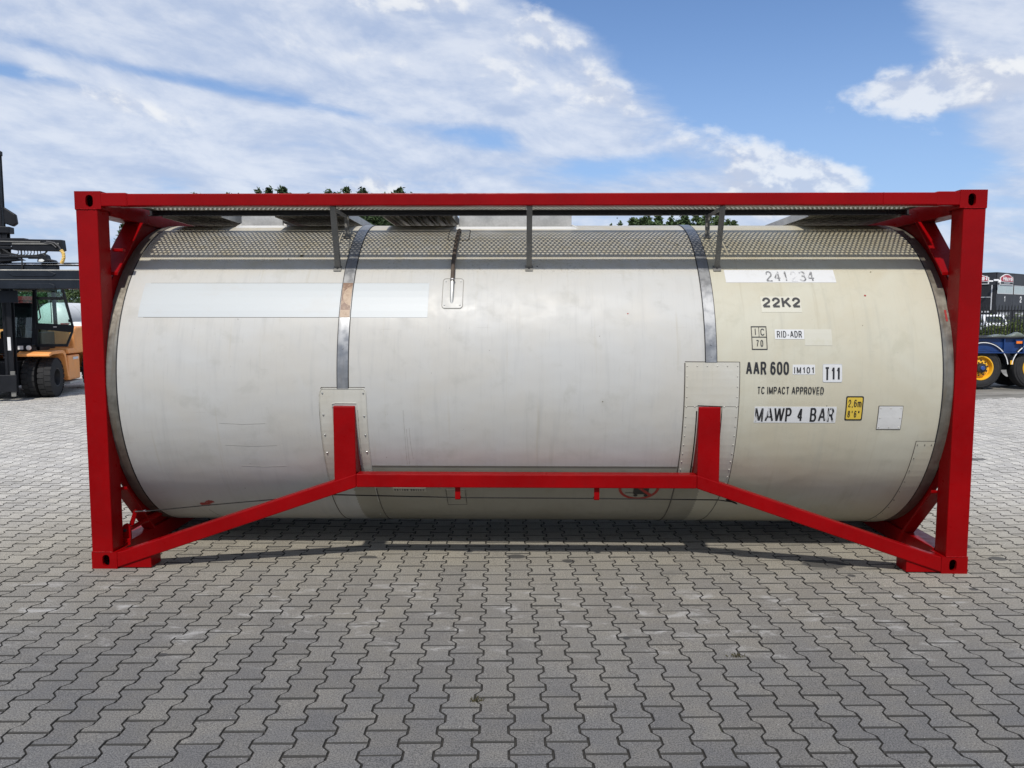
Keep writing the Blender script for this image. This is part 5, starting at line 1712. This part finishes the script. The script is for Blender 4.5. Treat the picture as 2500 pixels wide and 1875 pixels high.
p = at(124, 780, 42.0)
far_tank('big white tank with a domed end, seen through the forklift cab glass', p.x, 45.0, 1.15, 1.42, 5.4, 0.95)
p = at(185, 800, 29.5)
far_tank('smaller white banded tank beside the forklift counterweight, on a red frame', p.x, 31.5, 0.46, 1.02, 4.0, 1.42)
t = thing('shipping_container', 'dark red shipping container glimpsed through the forklift mast', 'container', (at(12, 800, 30).x, 30.0, 0), own_frame=True, rotz=R(33))
mb = MB()
n = 22
for k in range(n):
    xa = -1.22 + 2.44 * k / n
    mb.box(xa + 0.004, xa + 2.44 / n - 0.004, -3.0 - (0.03 if k % 2 else 0.0), -2.9, 0.15, 2.40)
mb.build('wall_panel', 'dull_red', t)
MB().box(-1.22, 1.22, -2.88, 3.0, 0.12, 2.58).build('container_body', 'dull_red', t, 0.02)
MB().box(-1.24, 1.24, -3.05, -2.96, 2.41, 2.59).box(-1.24, 1.24, -3.05, -2.96, 0.0, 0.14).build('end_rail', 'dull_red', t, 0.01)

# ------------------------------------------------------------------ trailer at the right
TRL = thing('trailer', 'blue container trailer with yellow wheel rims and black mudguards, right of the red frame', 'trailer', (12.4, 14.2, 0), own_frame=True)
X0 = -1.34
ax = [X0 + 1.30 * k for k in range(4)]
MB().box(-4.0, 9.5, -0.62, -0.50, 0.90, 1.235).box(-4.0, 9.5, 0.50, 0.62, 0.90, 1.235).build('main_beam', 'blue', TRL, 0.01)
MB().box(-4.0, 9.5, -0.70, -0.44, 1.236, 1.268).box(-4.0, 9.5, 0.44, 0.70, 1.236, 1.268).build('beam_flange', 'dark', TRL, 0.004)
MB().box(-4.0, 9.5, -0.68, -0.45, 0.872, 0.899).build('lower_flange', 'blue', TRL, 0.004)
for k in range(24):
    x = -3.7 + k * 0.55 + (0.10 if k % 2 else 0)
    MB().box(x - 0.012, x + 0.012, -0.68, -0.621, 0.90, 1.235).build('stiffener', 'blue', TRL)
for k in range(9):
    MB().box(-3.6 + 1.55 * k, -3.48 + 1.55 * k, -0.499, 0.499, 0.98, 1.18).build('cross_member', 'blue', TRL)
MB().box(0.36, 0.76, -0.66, -0.622, 0.96, 1.02).build('bracket', 'blue', TRL, 0.005)
MB().box(-4.0, 9.0, -0.35, 0.35, 0.45, 0.80).build('axle_gear', 'black_paint', TRL, 0.03)


def trailer_wheel(x, side):
    y0 = -0.62 if side < 0 else 0.26
    r, w = 0.512, 0.36
    c = (x, y0, r)
    s = 1
    prof = [(0.02, 0.30), (0.0, 0.34), (0.005, r * 0.86), (0.03, r * 0.97), (0.06, r), (w - 0.06, r), (w - 0.03, r * 0.97), (w, r * 0.86), (w, 0.32)]
    wh = MB().lathe(prof, c, 'y', 56).build('wheel', 'tyre', TRL, smooth=True)
    if side > 0:
        return
    gr = MB()
    for rr_ in (0.40, 0.455):
        gr.lathe([(0.004, rr_ - 0.006), (-0.002, rr_), (0.004, rr_ + 0.006)], c, 'y', 56)
    sub(gr.build('sidewall_ring', 'tyre', smooth=True), wh)
    rim = [(0.02, 0.300), (0.006, 0.296), (0.006, 0.272), (0.03, 0.262), (0.11, 0.250), (0.12, 0.225), (0.075, 0.205), (0.055, 0.15), (0.055, 0.0)]
    sub(MB().lathe(rim, c, 'y', 48).build('rim', 'rim_yellow', smooth=True), wh)
    hb = MB()
    for k in range(10):
        a = 2 * math.pi * k / 10 + 0.2
        hb.lathe([(-0.001, 0.0), (-0.001, 0.022), (0.012, 0.024)], (x + 0.178 * math.cos(a), y0 + 0.060, r + 0.178 * math.sin(a)), 'y', 10)
    for k in range(10):
        a = 2 * math.pi * k / 10
        hb.lathe([(-0.028, 0.0), (-0.028, 0.010), (-0.006, 0.016), (0.0, 0.016)], (x + 0.138 * math.cos(a), y0 + 0.054, r + 0.138 * math.sin(a)), 'y', 6)
    sub(hb.build('wheel_nut', 'hub_black'), wh)
    sub(MB().lathe([(-0.055, 0.0), (-0.055, 0.035), (-0.035, 0.108), (0.0, 0.118), (0.054, 0.118)], (x, y0, r), 'y', 28).build('hub', 'hub_black', smooth=True), wh)
    sub(MB().lathe([(-0.085, 0.0), (-0.082, 0.042), (-0.070, 0.054), (-0.03, 0.054)], (x, y0, r), 'y', 24).build('hub_cap', 'hub_blue', smooth=True), wh)


for x in ax[:3]:
    for side in (-1, 1):
        trailer_wheel(x, side)
    mg = MB()
    n = 24
    vs, fs = [], []
    for k in range(n + 1):
        a = R(8 + 164 * k / n)
        for rr_ in (0.600, 0.638):
            for yy in (-0.66, -0.20):
                vs.append((x + rr_ * math.cos(a), yy, 0.52 + rr_ * math.sin(a)))
    for k in range(n):
        o = 4 * k
        fs += [(o, o + 4, o + 5, o + 1), (o + 2, o + 3, o + 7, o + 6), (o, o + 2, o + 6, o + 4), (o + 1, o + 5, o + 7, o + 3)]
    fs += [(0, 1, 3, 2), (4 * n, 4 * n + 2, 4 * n + 3, 4 * n + 1)]
    mg.add(vs, fs)
    mgo = mg.build('mudguard', 'mudguard', TRL, smooth=True)
    pts = [(x + 0.607 * math.cos(R(8 + 164 * k / 30)), -0.664, 0.52 + 0.607 * math.sin(R(8 + 164 * k / 30))) for k in range(31)]
    sub(MB().tube(pts, 0.0105, 6).build('white_edge', 'white_edge', smooth=True), mgo)
    MB().box(x + 0.66, x + 0.73, -0.668, -0.66, 0.60, 0.70).build('side_reflector', 'rim_yellow', TRL, 0.004)
sm = MB().box(-0.585, -0.445, -0.705, -0.683, 1.105, 1.165).build('marker_lamp', 'lamp_orange', TRL, 0.006)
sub(MB().box(-0.60, -0.43, -0.70, -0.68, 1.168, 1.20).build('lamp_shield', 'blue'), sm)
# rumpled plastic lying on the beam
mb = MB()
rr = random.Random(5)
nx, ny = 22, 8
vs = []
for j in range(ny + 1):
    for i in range(nx + 1):
        u_, v_ = i / nx, j / ny
        h = 0.008 + 0.10 * math.exp(-((u_ - 0.68) / 0.13) ** 2) * (0.5 + 0.5 * math.sin(3.1 * v_ + 0.3)) + 0.035 * math.exp(-((u_ - 0.25) / 0.14) ** 2) + 0.018 * rr.random()
        if i in (0, nx) or j in (0, ny):
            h = 0.004
        vs.append((11.22 + 0.95 * u_, 13.50 + 0.26 * v_ + 0.03 * math.sin(5 * u_), 1.2695 + h))
fs = [(j * (nx + 1) + i, j * (nx + 1) + i + 1, (j + 1) * (nx + 1) + i + 1, (j + 1) * (nx + 1) + i) for j in range(ny) for i in range(nx)]
mb.add(vs, fs)
o = mb.build('plastic_sheet', 'plastic', None, smooth=True)
tag(o, 'crumpled grey-green plastic sheet lying on the blue trailer beam', 'plastic sheet')
sd = o.modifiers.new('thickness', 'SOLIDIFY'); sd.thickness = 0.002

# ------------------------------------------------------------------ fence, shrubs, vans and warehouse at the right
FN = thing('fence', 'black steel bar fence behind the blue trailer, in front of the shrubs', 'fence', (19.0, 24.0, 0), own_frame=True)
x = -5.0
bar = None
me = None
mb = MB().box(-0.014, 0.014, -0.014, 0.014, 0.08, 2.12)
mb.add([(-0.014, -0.014, 2.12), (0.014, -0.014, 2.12), (0.014, 0.014, 2.12), (-0.014, 0.014, 2.12), (0, 0, 2.22)], [(0, 1, 4), (1, 2, 4), (2, 3, 4), (3, 0, 4)])
first = mb.build('bar', 'fence_black', FN)
me = first.data
first.location.x = x
k = 0
while x < 6.0:
    x += 0.117
    o = first.copy(); COL.objects.link(o); o.parent = FN; o.location.x = x
for z in (0.22, 1.98):
    MB().box(-5.05, 6.1, 0.016, 0.050, z - 0.02, z + 0.02).build('rail', 'fence_black', FN)
for x in (-4.6, -1.93, 0.72, 3.4):
    MB().box(x - 0.06, x + 0.06, 0.052, 0.15, 0.0, 2.2).build('post', 'fence_black', FN, 0.006)

SH = [tree_meshes('bush', 71 + k, 1.5, 1.1, 0.05, 150, 26, 'leaf_shrub') for k in range(3)]
for k, (u, v, y, lb) in enumerate([(2402, 793, 25.4, 'low green shrub behind the fence, close to the red corner post'), (2421, 788, 26.0, 'green shrub behind the fence bars, below the white van'),
                                   (2444, 786, 25.6, 'rounded green shrub behind the fence above the plastic sheet'), (2464, 784, 26.2, 'tall leafy shrub behind the fence with stray shoots'),
                                   (2484, 776, 25.5, 'tallest green shrub behind the fence, below the number 2'), (2502, 780, 26.0, 'green shrub behind the fence at the edge of view'),
                                   (2520, 786, 25.6, 'green shrub behind the fence right of the tallest one')]):
    p = at(u, v + 9, y)
    plant('shrub', lb, 'shrub', SH[k % 3], (p.x, p.y, 0), (p.z / 1.5 * 0.95,) * 2 + (p.z / 1.5,), k * 1.3, 'shrubs along the fence')


def van(label, x, y, w=1.95, h=2.0, rot=0.0, col='van_white'):
    t = thing('van', label, 'van', (x, y, 0), 'vans parked at the warehouse', own_frame=True, rotz=rot)
    prof = [(-2.4, 0.35), (-2.4, 1.0), (-2.05, 1.15), (-1.45, h - 0.08), (-1.2, h), (2.3, h), (2.4, h - 0.2), (2.4, 0.35)]
    MB().prism(prof, 'x', -w / 2, w / 2).build('body', col, t, 0.08, seg=3)
    MB().add([(-w / 2 + .16, -2.075, 1.19), (w / 2 - .16, -2.075, 1.19), (w / 2 - .24, -1.50, h - .14), (-w / 2 + .24, -1.50, h - .14),
              (-w / 2 + .16, -2.03, 1.17), (w / 2 - .16, -2.03, 1.17), (w / 2 - .24, -1.455, h - .16), (-w / 2 + .24, -1.455, h - .16)],
             [(0, 1, 2, 3), (7, 6, 5, 4), (0, 4, 5, 1), (1, 5, 6, 2), (2, 6, 7, 3), (3, 7, 4, 0)]).build('windscreen', 'van_glass', t)
    MB().box(-w / 2 + 0.3, w / 2 - 0.3, -2.43, -2.38, 0.62, 0.9).build('grille', 'dark', t)
    for sx in (-1, 1):
        MB().box(sx * (w / 2 - 0.2) - 0.12, sx * (w / 2 - 0.2) + 0.12, -2.43, -2.36, 0.78, 0.98).build('headlight', 'lamp_glass', t, 0.01)
        MB().box(sx * (w / 2 + 0.12) - 0.08, sx * (w / 2 + 0.12) + 0.08, -1.75, -1.65, 1.15, 1.42).build('mirror', 'dark', t, 0.02)
        MB().box(sx * (w / 2 + 0.004) - 0.004, sx * (w / 2 + 0.004) + 0.004, -1.35, -0.6, 1.2, h - 0.3).build('side_window', 'van_glass', t)
        for yy in (-1.55, 1.5):
            MB().lathe([(-0.1, 0.0), (-0.1, 0.34), (0.1, 0.34), (0.1, 0.0)], (sx * (w / 2 - 0.12), yy, 0.34), 'x', 20).build('wheel', 'tyre', t)
    return t


p = at(2447, 768, 66); van('white van with dark windscreen parked below the number 1', p.x, p.y + 2.4, 1.9, p.z, R(-8))
p = at(2409, 768, 67); van('white van half hidden by the red corner post, below the left sign', p.x, p.y + 2.4, 1.7, p.z, R(10))

BC = Vector((48.35, 75.0, 0))
dr = Vector((0.793, 0.609, 0)); dl = Vector((-0.609, 0.793, 0))
BLD = thing('warehouse', 'black clad warehouse with pale windows and dock numbers, behind the fence', 'warehouse', tuple(BC), own_frame=True, rotz=math.atan2(0.609, 0.793))
# own frame: +x runs along the right facade, +y along the left one; the corner is the origin
BH = 6.17
MB().box(0, 46, 0, 60, 0, BH - 0.02).build('core', 'facade_dark', BLD)
for k in range(11):       # right facade: one cladding bay per dock
    x0 = 4.12 * k
    MB().box(x0 + 0.02, x0 + 4.10, -0.06, -0.002, 5.02, BH).build('facade_panel', 'facade', BLD)
    MB().box(x0 + 0.02, x0 + 4.10, -0.06, -0.002, 2.42, 4.06).build('facade_panel', 'facade', BLD)
    MB().box(x0 + 0.30, x0 + 3.8, -0.05, -0.003, 0.05, 2.38).build('dock_door', 'facade_dark', BLD)
    for q in range(5):
        MB().box(x0 + 0.5 + 0.62 * q, x0 + 0.95 + 0.62 * q, -0.056, -0.0505, 1.75, 2.15).build('door_window', 'trim_light', BLD)
    fr = MB().box(x0 + 0.12, x0 + 3.98, -0.09, -0.07, 4.07, 4.15).box(x0 + 0.12, x0 + 3.98, -0.09, -0.07, 4.94, 5.0).box(x0 + 0.12, x0 + 0.19, -0.09, -0.07, 4.151, 4.939).box(x0 + 3.91, x0 + 3.98, -0.09, -0.07, 4.151, 4.939).box(x0 + 1.98, x0 + 2.05, -0.09, -0.07, 4.151, 4.939).build('window', 'trim_light', BLD)
    for xa, xb in ((x0 + 0.19, x0 + 1.98), (x0 + 2.05, x0 + 3.91)):
        sub(MB().box(xa, xb, -0.080, -0.074, 4.151, 4.939).build('pane', 'pane_pale'), fr)
    if k < 4:
        me = text_mesh(str(k + 1), x0 + 1.76, x0 + 2.28, 3.22, 3.90, 0.13)
        if k == 0:
            for v in me.vertices:
                v.co.x = x0 + 1.90 + (v.co.x - x0 - 1.76) * 0.60
        vs = [(v.co.x, -0.066, v.co.y) for v in me.vertices]
        mb = MB().add(vs, [tuple(p.vertices) for p in me.polygons])
        o = mb.build('dock_number', 'sign_white', BLD)
        sd = o.modifiers.new('thickness', 'SOLIDIFY'); sd.thickness = 0.008; sd.offset = -1
for k in range(9):        # left facade
    y0 = 0.05 + 5.2 * k
    MB().box(-0.06, -0.002, y0, y0 + 5.16, 4.98, BH).build('facade_panel', 'facade', BLD)
    for q in range(10):
        MB().box(-0.05, -0.002, y0 + 0.35, y0 + 4.6, 2.40 + 0.255 * q, 2.40 + 0.255 * q + 0.245).build('door_section', 'facade_dark', BLD)
    MB().box(-0.09, -0.055, y0 + 0.26, y0 + 0.36, 2.3, 4.97).box(-0.09, -0.055, y0 + 0.37, y0 + 4.6, 3.70, 3.76).build('door_frame', 'trim_light', BLD)
    MB().box(-0.05, -0.002, y0 + 0.35, y0 + 4.6, 0.05, 2.38).build('dock_door', 'facade_dark', BLD)
    for q in range(6):
        MB().box(-0.056, -0.051, y0 + 0.45 + 0.62 * q, y0 + 0.90 + 0.62 * q, 2.15, 2.32).build('door_window', 'trim_light', BLD)
MB().box(-0.08, 46.1, -0.08, 60, BH + 0.001, BH + 0.09).build('roof_edge', 'facade', BLD, 0.01)


def shop_sign(label, origin, along, rot, w, h):
    """arched sign panel with lettering; own frame: x along the wall, -y out of it"""
    t = thing('sign', label, 'sign', tuple(origin), 'signs on the warehouse', own_frame=True, rotz=rot)
    def arch(x0, x1, z0, z1, zt, n=18):
        pts = [(x0, z0), (x1, z0), (x1, z1)]
        for k in range(1, n):
            tt = k / n
            xx = x1 + (x0 - x1) * tt
            pts.append((xx, z1 + (zt - z1) * math.sin(math.pi * tt)))
        return pts + [(x0, z1)]
    MB().prism(arch(0, w, 0, 0.62 * h, h), 'y', -0.10, -0.02).build('border', 'sign_white', t)
    MB().prism(arch(0.09, w - 0.09, 0.30 * h, 0.62 * h, h - 0.10), 'y', -0.115, -0.101).build('red_field', 'sign_red', t)
    MB().box(0.09, w - 0.09, -0.115, -0.101, 0.07, 0.245 * h).build('black_field', 'facade_dark', t)
    me = text_mesh('Heuvel', 0.60, w - 0.14, 0.345 * h, 0.80 * h, 0.115, 0.25)
    mb = MB().add([(v.co.x, -0.122, v.co.y) for v in me.vertices], [tuple(p.vertices) for p in me.polygons])
    o = mb.build('lettering', 'sign_white', t)
    sd = o.modifiers.new('thickness', 'SOLIDIFY'); sd.thickness = 0.006; sd.offset = -1
    mb = MB()
    rr = random.Random(2)
    xx = 0.85
    while xx < w - 0.9:
        ww = rr.uniform(0.06, 0.12)
        mb.box(xx, xx + ww, -0.122, -0.116, 0.11 * h, 0.20 * h)
        xx += ww + 0.02
    mb.build('strapline', 'sign_grey', t)
    return t


br_ = math.atan2(0.609, 0.793)
o3 = BC + dr * 0.55 + Vector((0.609, -0.793, 0)) * 0.06
shop_sign('arched red and white Heuvel sign above the pale windows over dock 1', (o3.x, o3.y, 5.02), dr, br_, 3.15, 1.12)
o4 = BC + dl * 3.85 + (-dr) * 0.06
shop_sign('red and white arched sign cut off by the red corner post, only el showing', (o4.x, o4.y, 5.06), -dl, math.atan2(-0.793, 0.609), 3.2, 1.10)
# cameras on the building corner
cp = BC + Vector((0, 0, 5.35)) + (-dr) * 0.1 + (-dl) * 0.1
t = thing('security_camera', 'white security cameras on a bracket at the warehouse corner', 'camera', tuple(cp), own_frame=True)
MB().tube([(0.0, 0.15, 0.1), (0, -0.2, 0.1), (-0.2, -0.4, 0.12)], 0.05, 8).tube([(0.0, -0.1, 0.1), (0.35, -0.1, 0.0)], 0.05, 8).build('bracket', 'sign_white', t)
MB().box(-0.62, -0.15, -0.55, -0.38, -0.02, 0.16).box(-1.15, -0.72, -0.55, -0.40, -0.10, 0.04).build('housing', 'sign_white', t, 0.03)
MB().lathe([(0.0, 0.10), (-0.12, 0.14), (-0.22, 0.13), (-0.30, 0.0)], (0.02, -0.35, 0.05), 'z', 14).build('dome', 'sign_white', t, smooth=True)

# tufts of dry grass in the joints of the paving
for (gx, gy, lb, seed) in ((at(1162, 1711, 0), None, 'small dry grass tuft in a paving joint, in the near foreground centre', 1), (at(1797, 1604, 0), None, 'small dry grass tuft in a paving joint, between the viewer and the right foot', 2)):
    d = (gx - CAM_LOC)
    t_ = -CAM_LOC.z / d.z
    q = CAM_LOC + d * t_
    rr = random.Random(seed)
    mb = MB()
    for k in range(26):
        x, y = q.x + rr.gauss(0, 0.016), q.y + rr.gauss(0, 0.006)
        a = rr.uniform(0, 6.28); l = rr.uniform(0.008, 0.024)
        tip = (x + l * math.cos(a), y + l * math.sin(a), rr.uniform(0.004, 0.022))
        w = 0.0012
        mb.add([(x - w * math.sin(a), y + w * math.cos(a), -0.006), (x + w * math.sin(a), y - w * math.cos(a), -0.006), ((x + tip[0]) / 2, (y + tip[1]) / 2, tip[2]), tip], [(0, 1, 2), (0, 2, 3), (1, 3, 2)])
    o = mb.build('grass_tuft', 'dry_grass')
    tag(o, lb, 'grass tuft')
